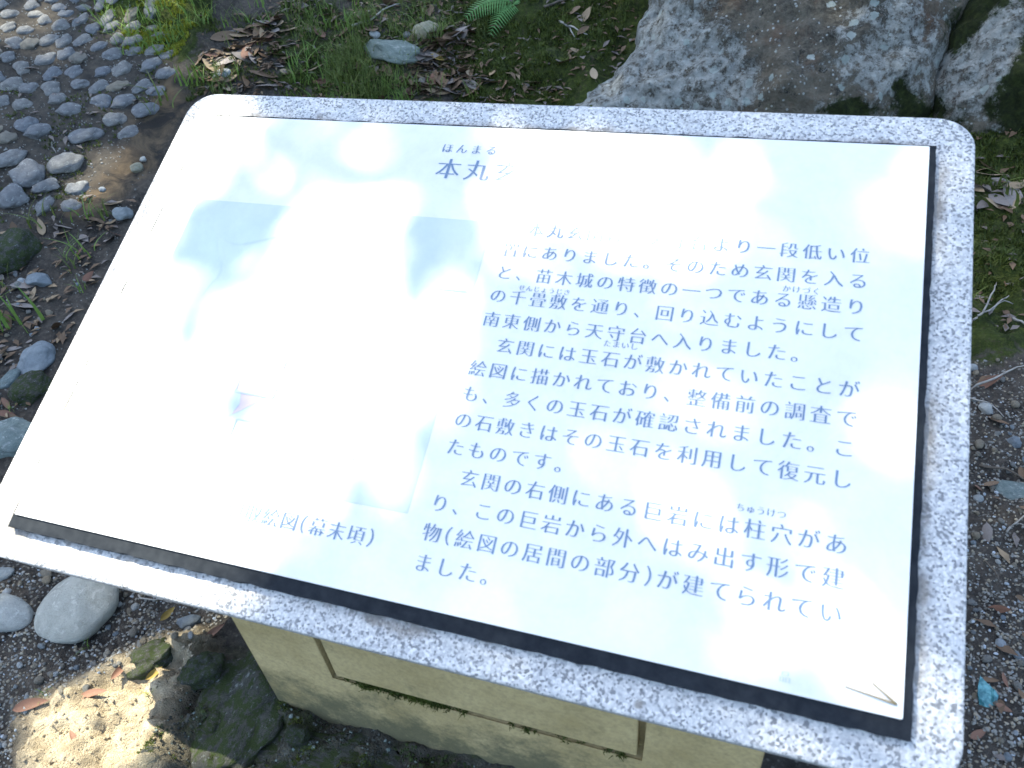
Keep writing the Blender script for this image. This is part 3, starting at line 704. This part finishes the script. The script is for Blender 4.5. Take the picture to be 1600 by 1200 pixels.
for P, n, sd_, lab, grp in ((PL_G, 90, 1, 'small angular pebble on the gravel at the lower left', 'pebbles at the lower left'), (PL_R, 80, 2, 'small angular pebble on the dark soil right of the sign', 'pebbles right of the sign'), (PL_LL, 25, 3, 'small pebble on the litter between path and sign', 'pebbles left of the sign')):
    for x, y in samp([P], n, sd_):
        s_ = random.choice((5, 6, 7, 8, 8, 12)); put_stone('pebble', random.choice(pebs), x, y, s_ * random.uniform(1, 1.4), s_, random.uniform(0, 180), .75, .28, lab, 'pebble', grp)
def gravel_mesh(pts, seed, smin, smax, sub=1):
    r = np.random.default_rng(seed); V0, F0 = ICO[sub]; n = len(pts); s = r.uniform(smin, smax, (n, 1, 1)) * r.uniform(.6, 1.3, (n, 1, 3))
    V = V0[None] * (1 + r.normal(0, .16, (n, len(V0), 1))) * s + np.asarray(pts)[:, None, :]; F_ = F0[None] + (np.arange(n) * len(V0))[:, None, None]
    return V.reshape(-1, 3), F_.reshape(-1, 3)
def ground_pts(pxs):
    base = np.array([g0(*p) for p in pxs]); base[:, 2] = hz(base[:, 0], base[:, 1]); return base
PL_DK = [(335, 1020), (440, 1100), (760, 1200), (230, 1200)]
for lab, P, n, sd_, m, wt in (('gravel', [PL_G, PL_R, PL_LL], 2600, 5, 'pebble', [3, 1.7, 1]), ('gravel', [PL_G, PL_R], 1000, 6, 'pebtan', [2, 1]), ('gravel', [REG['path']], 1500, 11, 'pebble', None), ('gravel', [PL_S], 300, 7, 'pebtan', None), ('gravel', [PL_DK], 900, 9, 'mossrock', None), ('gravel', [PL_DK], 120, 10, 'teal', None), ('gravel', [PL_G, PL_R], 300, 8, 'pebwhite', [2, 1])):
    q = ground_pts(samp(P, n, sd_, wt)); V, F_ = gravel_mesh(q, sd_, .0012, .0036); tag(link('gravel', mesh_np('gravel', V, F_, MAT[m], False)), kind='stuff')

# ------------------------------------------------------------------ moss and grass
GR1 = [(320, -20), (450, -20), (720, -20), (700, 150), (560, 165), (330, 150), (290, 160), (300, 90)]
GRB = [(480, 20), (590, 40), (570, 110), (640, 150), (640, 165), (480, 165), (450, 120)]
MO2 = [(700, -20), (1012, -20), (985, 110), (880, 160), (690, 165), (680, 80)]
MO1 = [(130, -20), (340, -20), (320, 50), (280, 90), (205, 85), (150, 30)]
MO3 = [(1300, 180), (1420, 110), (1500, 150), (1620, 120), (1620, 520), (1500, 520), (1480, 190)]
def cl(pts, seed, thr, f=13):
    a = np.array(pts); k = fbm(a[:, 0] * f, a[:, 1] * f, 3, seed); return a[k > thr]
moss_p = np.concatenate([cl(ground_pts(samp([MO2, MO3], 9000, 11, [3, 4])), 3, -.12), cl(ground_pts(samp([GR1], 3500, 12)), 4, 0.02)])
tag(link('moss', tuft_mesh('moss', moss_p, MAT['moss'], .017, .0042, 4, 1.3, 5)), kind='stuff')
tag(link('moss', tuft_mesh('moss', cl(ground_pts(samp([MO1], 2600, 13)), 5, -.02), MAT['mossy'], .012, .004, 5, 1.3, 6)), kind='stuff')
DK = [(335, 1020), (440, 1100), (760, 1200), (230, 1200)]
tag(link('moss', tuft_mesh('moss', cl(ground_pts(samp([REG['path']], 1500, 15)), 15, .12, 5), MAT['moss'], .010, .004, 4, 1.3, 16)), kind='stuff')
tag(link('moss', tuft_mesh('moss', cl(ground_pts(samp([DK], 2200, 14)), 6, .10, 22), MAT['moss'], .005, .0018, 6, 1.3, 7)), kind='stuff')
gp = np.concatenate([cl(ground_pts(samp([GRB], 620, 21)), 7, -.1, 7), cl(ground_pts(samp([GR1], 620, 22)), 8, .05, 7)])
tag(link('grass', tuft_mesh('grass', gp, MAT['grass'], .075, .0035, 5, 1.5, 8, 4)), kind='stuff')
tag(link('grass', tuft_mesh('grass', cl(ground_pts(samp([GRB, MO1, GR1], 330, 23)), 9, 0, 7), MAT['grass2'], .07, .004, 4, 1.5, 9, 4)), kind='stuff')
def tuft(px, py, hpx, n, mat, label, lean=1.3, group=None):
    p = g(px, py); h = hpx * scale_at(p); me = tuft_mesh('grass_tuft', [(0, 0, 0)], MAT[mat], h, h * .07, n, lean, int(px * 7 + py), 5)
    return tag(link('grass_tuft', me, loc=p), label, 'grass tuft', group)
tuft(22, 508, 66, 11, 'grass2', 'bright green tuft of broad grass blades at the left picture edge')
tuft(14, 450, 40, 6, 'grass', 'thin grass tuft above the broad tuft at the left picture edge')
tuft(70, 352, 40, 9, 'grass', 'grass tuft at the foot of the cobbled path')
tuft(135, 340, 34, 10, 'grass2', 'bright grass tuft beside the bare earth strip')
tuft(168, 338, 34, 8, 'grass', 'sparse grass tuft close to the left edge of the slab')
tuft(120, 402, 38, 12, 'grass2', 'fresh green tuft in the litter left of the slab')
tuft(118, 420, 24, 8, 'grass', 'short grass tuft below the fresh green tuft')
tuft(132, 455, 22, 6, 'grass2', 'small tuft tight against the left edge of the slab')
tuft(258, 165, 44, 10, 'grass', 'drooping grass tuft over the bare earth, near the back left corner of the slab')
tuft(300, 130, 38, 14, 'grass2', 'dense grass tuft above the back left corner of the slab')
tuft(310, 12, 56, 22, 'grass2', 'long arching grass clump above the mossy end of the path')
tuft(18, 640, 18, 6, 'grass2', 'tiny green sprig by the grey-green rock at the left picture edge')
tuft(70, 1090, 16, 6, 'grass2', 'tiny green sprig on the gravel at the lower left')
tuft(134, 1012, 18, 7, 'grass2', 'small green sprig at the foot of the large smooth stone')
tuft(92, 1058, 14, 5, 'grass', 'tiny sprig between the large smooth stone and the sandy ledge')
tuft(236, 1085, 16, 7, 'mossy', 'yellow-green sprig on the sunlit sandy ledge')
tuft(1525, 470, 26, 8, 'grass', 'thin sprig just right of the slab')
tuft(1560, 300, 60, 9, 'grass', 'thin dry-looking grass tuft among the dead leaves right of the slab')
tuft(640, 160, 36, 12, 'grass2', 'bright grass tuft against the back edge of the slab')
tuft(745, 150, 34, 10, 'grass', 'grass tuft left of the boulder at the back edge of the slab')

# ------------------------------------------------------------------ dead leaves
def leaf_mesh(name, mat, seed, wid=.36):
    r = random.Random(seed); V = []; n = 7; cu_ = r.uniform(-.35, .5); tw = r.uniform(-.5, .5); be = r.uniform(-.4, .4)
    for i in range(n + 1):
        t = i / n; x = t - .5; ww = wid * (math.sin(math.pi * t ** .85) ** .8) * .5 + .006
        for j in (-1, -.5, 0, .5, 1):
            y = ww * j; z = cu_ * ww * j * j * 1.2 + tw * x * y + be * x * x * .8 + .02 * mnoise.noise((x * 6, y * 9, seed))
            V.append((x, y + .12 * be * x * x, z))
    F_ = [[i * 5 + j, i * 5 + j + 1, i * 5 + j + 6, i * 5 + j + 5] for i in range(n) for j in range(4)]
    nV = len(V); V += [(.5, -.008, 0), (.5, .008, 0), (.72, .03, .03)]; F_.append([nV, nV + 2, nV + 1])
    return mesh_np(name, V, F_, mat)
leafm = [leaf_mesh('fallen_leaf', MAT[m], 5 + k, w_) for k, (m, w_) in enumerate((('leafb', .36), ('leafb', .42), ('leaft', .34), ('leafg', .38), ('leafb', .30), ('leafg', .45), ('leaft', .36), ('leafb', .5), ('leafr', .34)))]
def put_leaf(px, py, spx, me, label, group=None, ang=None, tilt=.3, name='fallen_leaf', up=.5):
    p = g(px, py); s_ = spx * scale_at(p); o = link(name, me); o.scale = (s_, s_, s_)
    o.location = p + Vector((0, 0, s_ * .10 * up + .003)); a = random.uniform(0, 6.28) if ang is None else ang
    o.rotation_euler = (random.gauss(.25, tilt), random.gauss(0, tilt), a)
    return tag(o, label, 'leaf', group)
L_BACK = [(300, 100), (480, -20), (740, -20), (700, 90), (900, 150), (860, 165), (640, 165), (330, 152)]
L_BACK2 = [(640, 60), (740, 50), (740, 150), (640, 150)]; L_BACK3 = [(330, 60), (450, 20), (450, 120), (330, 140)]
for x, y in samp([L_BACK, L_BACK2, L_BACK3], 165, 31, [3, 2, 1.4]):
    put_leaf(x, y, random.uniform(22, 44), random.choice(leafm), 'dry brown fallen leaf in the litter behind the sign', 'fallen leaves behind the sign')
for x, y in samp([PL_LL], 48, 32): put_leaf(x, y, random.uniform(16, 34), random.choice(leafm), 'dry brown fallen leaf on the ground between path and sign', 'fallen leaves left of the sign')
for x, y in samp([[(1515, 250), (1620, 240), (1620, 330), (1520, 330)]], 14, 33): put_leaf(x, y, random.uniform(34, 60), random.choice(leafm[2:7]), 'curled dead leaf in the heap right of the back right corner of the slab', 'leaf heap right of the sign')
for x, y in samp([PL_R], 15, 34): put_leaf(x, y, random.uniform(20, 36), random.choice([leafm[8], leafm[0], leafm[3], leafm[4]]), 'dry fallen leaf on the dark soil right of the sign', 'fallen leaves right of the sign')
for x, y in samp([[(880, 20), (960, 0), (950, 90), (880, 130)], MO2], 12, 35): put_leaf(x, y, random.uniform(18, 36), random.choice(leafm), 'stray fallen leaf lying on the moss left of the boulder', 'leaves on the moss')
lr = leaf_mesh('fallen_leaf', MAT['leafr'], 77, .3); ly = leaf_mesh('fallen_leaf', MAT['leafy'], 78, .34)
for px, py, s_, me, an, lb in ((336, 990, 34, lr, 1.2, 'red-brown leaf beside the upper left corner of the pedestal'), (189, 1050, 30, lr, 1.5, 'upright red-brown leaf left of the mossy lump of rock'), (263, 962, 26, ly, 1.4, 'narrow yellow leaf just under the front edge of the slab'), (242, 1054, 26, ly, 1.3, 'yellow leaf at the top of the sunlit sandy ledge'),
                               (148, 1090, 40, lr, .5, 'pinkish leaf on the sunlit sandy ledge'), (50, 1105, 46, lr, .5, 'dark red leaf at the left end of the sandy ledge'), (690, 98, 34, ly, .2, 'yellow-brown curled leaf right of the grey-green stone'), (118, 1155, 22, lr, 2.6, 'small rusty leaf low on the sandy ledge'), (340, 1157, 20, lr, .4, 'small rusty leaf on the dark rock in the shadow'), (12, 650, 30, lr, .2, 'orange-brown leaf by the rocks at the left picture edge'), (1545, 600, 40, lr, .6, 'large rust-red leaf on the soil right of the sign'), (912, 32, 40, leafm[6], 1.2, 'pale pinkish leaf on the moss beside the white twigs')):
    put_leaf(px, py, s_, me, lb, None, an, .2)
def litter(pts, seed, mat):
    r = np.random.default_rng(seed); n = len(pts); a = r.uniform(0, 6.28, n); L = r.uniform(.018, .045, n); W = L * r.uniform(.3, .5, n); tz = r.normal(0, .35, n); V = []
    for x, y, z in ((-.5, 0, 0), (-.1, -.5, .1), (.5, 0, .02), (.0, .5, .12)):
        lx, ly_ = x * L, y * W; V.append(np.stack([pts[:, 0] + lx * np.cos(a) - ly_ * np.sin(a), pts[:, 1] + lx * np.sin(a) + ly_ * np.cos(a), pts[:, 2] + .004 + z * L + tz * lx * .5 + np.abs(tz) * L * .2], 1))
    V = np.stack(V, 1).reshape(-1, 3); return mesh_np('leaf_litter', V, np.arange(4 * n).reshape(n, 4), mat, True)
tag(link('leaf_litter', litter(ground_pts(samp([MO2, MO3, GR1], 420, 44)), 44, MAT['leafb'])), kind='stuff')
tag(link('leaf_litter', litter(ground_pts(samp([MO2, MO3, REG['path']], 200, 45)), 45, MAT['leafg'])), kind='stuff')
for sd_, n, m in ((41, 900, 'leafb'), (42, 500, 'leafg'), (43, 300, 'leaft')):
    tag(link('leaf_litter', litter(ground_pts(samp([L_BACK, PL_LL, L_BACK2, PL_R], n, sd_, [4, 1.5, 2, .03])), sd_, MAT[m])), kind='stuff')

# ------------------------------------------------------------------ twigs, fern, needle, shard
def tube(paths, radii, sides=6):
    V = []; F_ = []
    for path, (r0, r1) in zip(paths, radii):
        P = [Vector(p) for p in path]; o = len(V); n = len(P)
        for i, p in enumerate(P):
            t = (P[min(i + 1, n - 1)] - P[max(i - 1, 0)]).normalized(); a = t.orthogonal().normalized(); b = t.cross(a); rr = r0 + (r1 - r0) * i / (n - 1)
            for k in range(sides): V.append(tuple(p + (a * math.cos(6.2832 * k / sides) + b * math.sin(6.2832 * k / sides)) * rr))
        for i in range(n - 1):
            for k in range(sides): F_.append([o + i * sides + k, o + i * sides + (k + 1) % sides, o + (i + 1) * sides + (k + 1) % sides, o + (i + 1) * sides + k])
        F_.append([o + k for k in range(sides)][::-1]); F_.append([o + (n - 1) * sides + k for k in range(sides)])
    return V, F_
def twig(branches, rpx, mat, label, lift=.004, group=None):
    paths = []; rad = []; b0 = g(*branches[0][0]); sc = scale_at(b0)
    for bi, br in enumerate(branches):
        fine = []
        for a, b in zip(br[:-1], br[1:]):
            for k in range(4): fine.append((a[0] + (b[0] - a[0]) * k / 4 + random.uniform(-1, 1), a[1] + (b[1] - a[1]) * k / 4 + random.uniform(-1, 1)))
        fine.append(br[-1]); W_ = [g(*p) for p in fine]; zz = [p.z for p in W_]
        for i in range(len(W_)): W_[i].z = max(np.mean(zz[max(0, i - 3):i + 4]), 0) + lift + .006 * math.sin(3.1 * i / len(W_))
        paths.append([p - b0 for p in W_]); rad.append((rpx * sc * (1 if bi == 0 else .7), rpx * sc * .35))
    V, F_ = tube(paths, rad); return tag(link('twig', mesh_np('twig', V, F_, MAT[mat]), loc=b0), label, 'twig', group)
twig([[(1515, 512), (1530, 498), (1545, 491), (1582, 477)], [(1534, 494), (1548, 465), (1556, 444)], [(1545, 491), (1562, 480), (1575, 466)]], 2.0, 'twig', 'pale forked twig sticking out right of the slab', .012)
twig([[(1514, 612), (1550, 598), (1580, 585), (1605, 572)]], 1.9, 'twig', 'long pale twig lying right of the slab below the forked twig', .010)
twig([[(1513, 625), (1540, 633), (1568, 652)]], 1.5, 'twig', 'thin pale rootlet below the long pale twig')
twig([[(1582, 498), (1606, 516)]], 2.2, 'twig', 'short grey stick at the right picture edge')
twig([[(1530, 730), (1570, 738), (1605, 756)]], 2.0, 'twigd', 'dark twig on the soil above the flat grey-green stone')
twig([[(1538, 880), (1552, 898), (1560, 912)]], 1.4, 'twigd', 'short dark twig on the soil right of the sign')
twig([[(1570, 835), (1592, 815), (1606, 803)], [(1585, 822), (1600, 826)]], 1.6, 'twig', 'grey forked twig below the flat grey-green stone')
twig([[(874, 33), (886, 48), (898, 63)]], 2.0, 'twig', 'straight white twig on the moss left of the boulder')
twig([[(886, 48), (900, 51), (918, 55)]], 1.6, 'twig', 'small white twig meeting the straight white twig')
twig([[(850, 16), (872, 6), (893, 2)]], 2.2, 'twigd', 'curved brown twig at the top of the moss')
twig([[(552, 48), (590, 26), (628, 4)]], 2.0, 'twig', 'long grey stick slanting through the grass behind the sign')
twig([[(218, 932), (224, 940), (250, 941), (280, 946)]], 1.5, 'twig', 'pale crooked rootlet under the front edge of the slab')
twig([[(346, 1068), (356, 1046), (376, 1030)], [(346, 1068), (358, 1072), (368, 1084)]], 1.3, 'twig', 'thin white rootlet in the shadow left of the pedestal')
twig([[(382, 1138), (390, 1152), (396, 1168)]], 1.5, 'twig', 'short bluish-white rootlet on the dark moss')
twig([[(80, 222), (84, 234), (90, 244)]], 1.1, 'twig', 'thin straw standing on a cobble')
twig([[(1395, 20), (1340, 60), (1330, 70)]], .9, 'twig', 'thin straw across the boulder', .25)

# fern
fr = bpy.data.objects.new('fern', None); C.objects.link(fr); fb = g(803, 4); fr.location = fb; tag(fr, 'small bright green fern growing behind the sign', 'fern')
def frond(tip_px, tip_lift, npin, wid, side_curve):
    tip = g(*tip_px) + Vector((0, 0, tip_lift)) - fb; L = tip.length; V = []; F_ = []
    ctrl = tip * .5 + Vector((0, 0, L * .30)) + side_curve * L
    def bz(t): return ctrl * (2 * t * (1 - t)) + tip * t * t
    up = Vector((0, -.5, .85)).normalized()
    for i in range(npin):
        t = .10 + .9 * i / npin; p = bz(t); tg = (bz(min(t + .02, 1)) - bz(t - .02)).normalized(); sd_ = tg.cross(up).normalized()
        pl_ = L * wid * math.sin(math.pi * min(1, .16 + .84 * (1 - t) ** .8) ** 1.0 * .62) * (1 - .1 * t)
        for s_ in (-1, 1):
            dirv = (sd_ * s_ + tg * .45 - up * .12).normalized(); nb = 6; o = len(V); ww = pl_ * .085
            perp = dirv.cross(up).normalized()
            for k in range(nb + 1):
                u_ = k / nb; c_ = p + dirv * pl_ * u_ - up * pl_ * .15 * u_ * u_; wk = ww * (1 - u_) ** .7 * (1.0 if k % 2 else .55) + .0003
                V += [tuple(c_ + perp * wk), tuple(c_ - perp * wk)]
            for k in range(nb): F_.append([o + 2 * k, o + 2 * k + 1, o + 2 * k + 3, o + 2 * k + 2])
    tv, tf = tube([[bz(k / 10) for k in range(11)]], [(.0018, .0006)], 5); o = len(V); V += tv; F_ += [[i + o for i in f] for f in tf]
    link('frond', mesh_np('frond', V, F_, MAT['fern'], False), fr)
frond((727, 36), .015, 17, .30, Vector((0, 0, 0))); frond((765, 64), .015, 15, .30, Vector((.04, 0, 0))); frond((812, 34), .02, 10, .34, Vector((.1, 0, 0))); frond((770, -40), .1, 14, .3, Vector((-.05, 0, 0)))

# pine needle on the plate
ndl = []
for a, b in (((1.193, .0135), (1.168, .030)), ((1.193, .0135), (1.142, .0200))):
    ndl.append([Vector(PS(a[0] + (b[0] - a[0]) * k / 5, a[1] + (b[1] - a[1]) * k / 5, .0021 + .0008 * math.sin(k))) for k in range(6)])
V, F_ = tube(ndl, [(.0012, .0006), (.0012, .0005)]); org = ndl[0][0].copy()
tag(link('pine_needle', mesh_np('pine_needle', [tuple(Vector(v) - org) for v in V], F_, m_simple('dry_needle', (.26, .20, .11), .7)), loc=SIGN0 + org), 'forked dry pine needle lying in the lower right corner of the white plate', 'pine needle')
# cyan shard
sp = g(1537, 1096); sc = scale_at(sp)
def shard():
    out = [(-14, 24), (-4, 14), (4, 16), (12, 12), (11, -4), (6, -12), (5, -22), (-2, -14), (-10, 2), (-13, 12)]
    bm = bmesh.new(); t = [bm.verts.new((x * sc, y * sc, .004 + .003 * math.sin(x * .3) + .010 * (y + 22) / 46)) for x, y in out]; b = [bm.verts.new(v.co - Vector((0, 0, .0018))) for v in t]
    bm.faces.new(t); bm.faces.new(b[::-1])
    for i in range(len(t)): bm.faces.new((t[i - 1], b[i - 1], b[i], t[i]))
    bmesh.ops.triangulate(bm, faces=bm.faces[:2]); bmesh.ops.recalc_face_normals(bm, faces=bm.faces); me = bpy.data.meshes.new('plastic_shard'); bm.to_mesh(me); bm.free(); return me
s = NT('cyan_plastic'); s.col(s.mix(s.ramp(s.noise(90, 3, .6), [(.4, 0), (.65, 1)]), (.03, .16, .19), (.16, .44, .48))).rough(.25, .5); s.b.inputs['Transmission Weight'].default_value = .35
me = shard(); me.materials.append(s.m); o = link('plastic_shard', me, loc=sp); o.rotation_euler = (.25, .1, -.25); tag(o, 'small cyan plastic shard on the dark soil right of the sign', 'plastic shard')

# ------------------------------------------------------------------ the tree overhead whose leaves dapple the sign
NOLIT_ = [[(345, 555), (450, 530), (475, 560), (430, 640), (370, 640)], [(430, 700), (500, 715), (495, 770), (420, 760)]]
LIT_P = [  # sunlit patches on the sign, outlined in the photograph
 [(245, 125), (400, 135), (404, 215), (345, 262), (300, 305), (250, 410), (262, 510), (340, 515), (395, 440), (440, 405), (465, 345), (500, 300), (545, 335), (580, 390), (620, 450), (735, 470), (690, 560), (655, 640), (610, 780), (480, 815), (350, 900), (230, 950), (-120, 900), (-120, 740)],
 [(758, 190), (1000, 205), (1050, 300), (1175, 235), (1225, 240), (1115, 370), (1085, 445), (1020, 410), (900, 345), (800, 352), (760, 385), (735, 335), (800, 295)],
 [(1255, 890), (1395, 850), (1430, 1000), (1400, 1115), (1170, 1065), (1235, 960)],
]
SOFT_P = NOLIT_ + [[(1255, 250), (1330, 235), (1230, 330), (1150, 400), (1130, 380)], [(1340, 300), (1400, 260), (1440, 250), (1300, 370), (1270, 370)], [(440, 225), (520, 190), (560, 190), (470, 275), (430, 270)], [(560, 250), (640, 195), (670, 200), (580, 290)], [(345, 290), (400, 240), (430, 250), (370, 310)], [(650, 480), (720, 470), (700, 560), (650, 640)], [(860, 820), (930, 740), (970, 750), (900, 850)], [(1000, 1000), (1130, 900), (1170, 920), (1060, 1040)], [(1230, 300), (1300, 270), (1420, 330), (1440, 400), (1330, 360)], [(1120, 440), (1180, 420), (1260, 470), (1200, 500)], [(1180, 700), (1260, 690), (1320, 760), (1230, 780)], [(1060, 960), (1160, 940), (1230, 1010), (1120, 1020)], [(640, 800), (720, 790), (760, 850), (660, 870)], [(1150, 1090), (1440, 1150), (1460, 1250), (1130, 1200)], [(430, 140), (660, 150), (660, 185), (430, 180)], [(760, 155), (920, 160), (920, 205), (770, 200)], [(1380, 585), (1440, 570), (1440, 660), (1385, 670)], [(1262, 480), (1330, 500), (1320, 545), (1265, 530)],
 [(1455, 450), (1515, 440), (1515, 530), (1460, 530)], [(1400, 310), (1445, 310), (1445, 400), (1410, 400)], [(740, 940), (850, 960), (840, 1020), (740, 1000)], [(900, 860), (990, 850), (985, 900), (905, 905)], [(1090, 600), (1150, 590), (1150, 640), (1100, 640)], [(1460, 900), (1505, 900), (1505, 1000), (1460, 1000)]]
LIT_G = [[(20, 1260), (40, 1135), (130, 1080), (260, 1030), (350, 960), (345, 1015), (285, 1110), (250, 1260)], [(-20, 55), (40, 25), (120, 10), (125, 40), (70, 75), (0, 85)], [(165, 85), (215, 40), (255, 50), (200, 100)], [(250, 15), (325, 10), (325, 50), (255, 55)], [(105, 335), (150, 262), (180, 225), (215, 240), (150, 330)], [(290, 115), (400, 80), (400, 130), (300, 140)]]
def sunhit(P):
    wv = (P - BL) @ EN; t = wv / (SUN @ EN); Q = P - SUN * t[:, None]; u = (Q - BL) @ EX; v = (Q - BL) @ EY
    onp = (u > gu0 - .02) & (u < gu1 + .02) & (v > gv0 - .02) & (v < gv1 + .02)
    G_ = P.copy(); z = np.zeros(len(P))
    for _ in range(6): t = (P[:, 2] - z) / SUN[2]; G_ = P - SUN * t[:, None]; z = .5 * z + .5 * hbase(G_[:, 0], G_[:, 1])
    return onp, Q, G_
def in_any(x, y, polys):
    r = np.zeros(len(x), bool)
    for p in polys: r |= inpoly(x, y, p)
    return r
def lit(P, jit=0.0):
    onp, Q, G_ = sunhit(P + RNG.normal(0, 1, P.shape) * jit if jit else P); px, py = project(Q); qx, qy = project(G_)
    nl = in_any(px, py, NOLIT_); a = in_any(px, py, LIT_P) & ~nl; b = in_any(qx, qy, LIT_G)
    return np.where(onp, a, b), onp * (in_any(px, py, SOFT_P) * .26 + nl * .34), onp
tr = bpy.data.objects.new('shade_tree', None); C.objects.link(tr); TB = Vector((-5.4, -2.4, 0)); tr.location = TB; tag(tr, 'tall leafy tree beside the hillside path shading the sign', 'tree')
N = 60000
tx = RNG.uniform(-5.2, 2.0, N); ty = RNG.uniform(-.6, 4.8, N); th = RNG.uniform(7.2, 11.0, N)
P = np.stack([tx, ty, np.zeros(N)], 1) + SUN[None] * (th / SUN[2])[:, None]
clump = fbm(P[:, 0] * 1.6, P[:, 1] * 1.6 + P[:, 2], 3, 90)
nrm = SUN[None] + RNG.normal(0, .55, (N, 3)); nrm /= np.linalg.norm(nrm, axis=1)[:, None]
a0 = np.cross(nrm, RNG.normal(0, 1, (N, 3))); a0 /= np.linalg.norm(a0, axis=1)[:, None]; b0 = np.cross(nrm, a0)
LL = RNG.uniform(.08, .13, N); LW = LL * RNG.uniform(.42, .6, N)
bad = np.zeros(N, bool)
for k in (0, .25):
    l_, sf_, onp = lit(P + a0 * (LL * k)[:, None], .028); bad |= l_
    if k == 0: on0, soft0 = onp, sf_
keep = ~bad & (RNG.uniform(0, 1, N) < np.where(soft0 > 0, soft0, np.where(on0, .85, np.clip(.95 + .5 * clump, .4, 1))))
P, a0, b0, nrm, LL, LW = P[keep], a0[keep], b0[keep], nrm[keep], LL[keep], LW[keep]; n = len(P)
V = np.stack([P - a0 * LL[:, None] * .5, P - a0 * LL[:, None] * .15 + b0 * LW[:, None] * .5 + nrm * LW[:, None] * .1, P + a0 * LL[:, None] * .2 + b0 * LW[:, None] * .42 + nrm * LW[:, None] * .1, P + a0 * LL[:, None] * .55,
              P + a0 * LL[:, None] * .2 - b0 * LW[:, None] * .42 + nrm * LW[:, None] * .1, P - a0 * LL[:, None] * .15 - b0 * LW[:, None] * .5 + nrm * LW[:, None] * .1], 1) - np.array(TB)
link('crown', mesh_np('crown', V.reshape(-1, 3), np.arange(6 * n).reshape(n, 6), MAT['crown'], True), tr)
cc = Vector((-5.4, 2.9, 10.4)) - TB
limbs = [[Vector((0, 0, -.3)), Vector((.1, .2, 1.6)), Vector((-.1, .6, 3.6)), Vector((0, 1.5, 7.6)), Vector((.1, 3.0, 11.4))]]; rads = [(.21, .05)]
rr_ = random.Random(4)
V, F_ = tube([limbs[0]], rads, 12); trunk = link('trunk', mesh_np('trunk', V, F_, MAT['bark']), tr)
for k in range(7):
    s0 = limbs[0][2] + (limbs[0][4] - limbs[0][2]) * (k / 7); e = cc + Vector((rr_.uniform(-2, 2.6), rr_.uniform(-1.5, 2.4), rr_.uniform(.2, 1.2)))
    mid = s0.lerp(e, .5) + Vector((rr_.uniform(-.3, .3), rr_.uniform(-.3, .3), .4)); path = [s0, s0.lerp(mid, .5) + Vector((0, 0, .15)), mid, mid.lerp(e, .6), e]
    hitl = lit(np.array([p + TB for p in [path[2], path[3], path[4]]]))[0]
    if hitl.any(): continue
    V, F_ = tube([path], [(.055, .012)], 8); link('branch', mesh_np('branch', V, F_, MAT['bark']), tr)
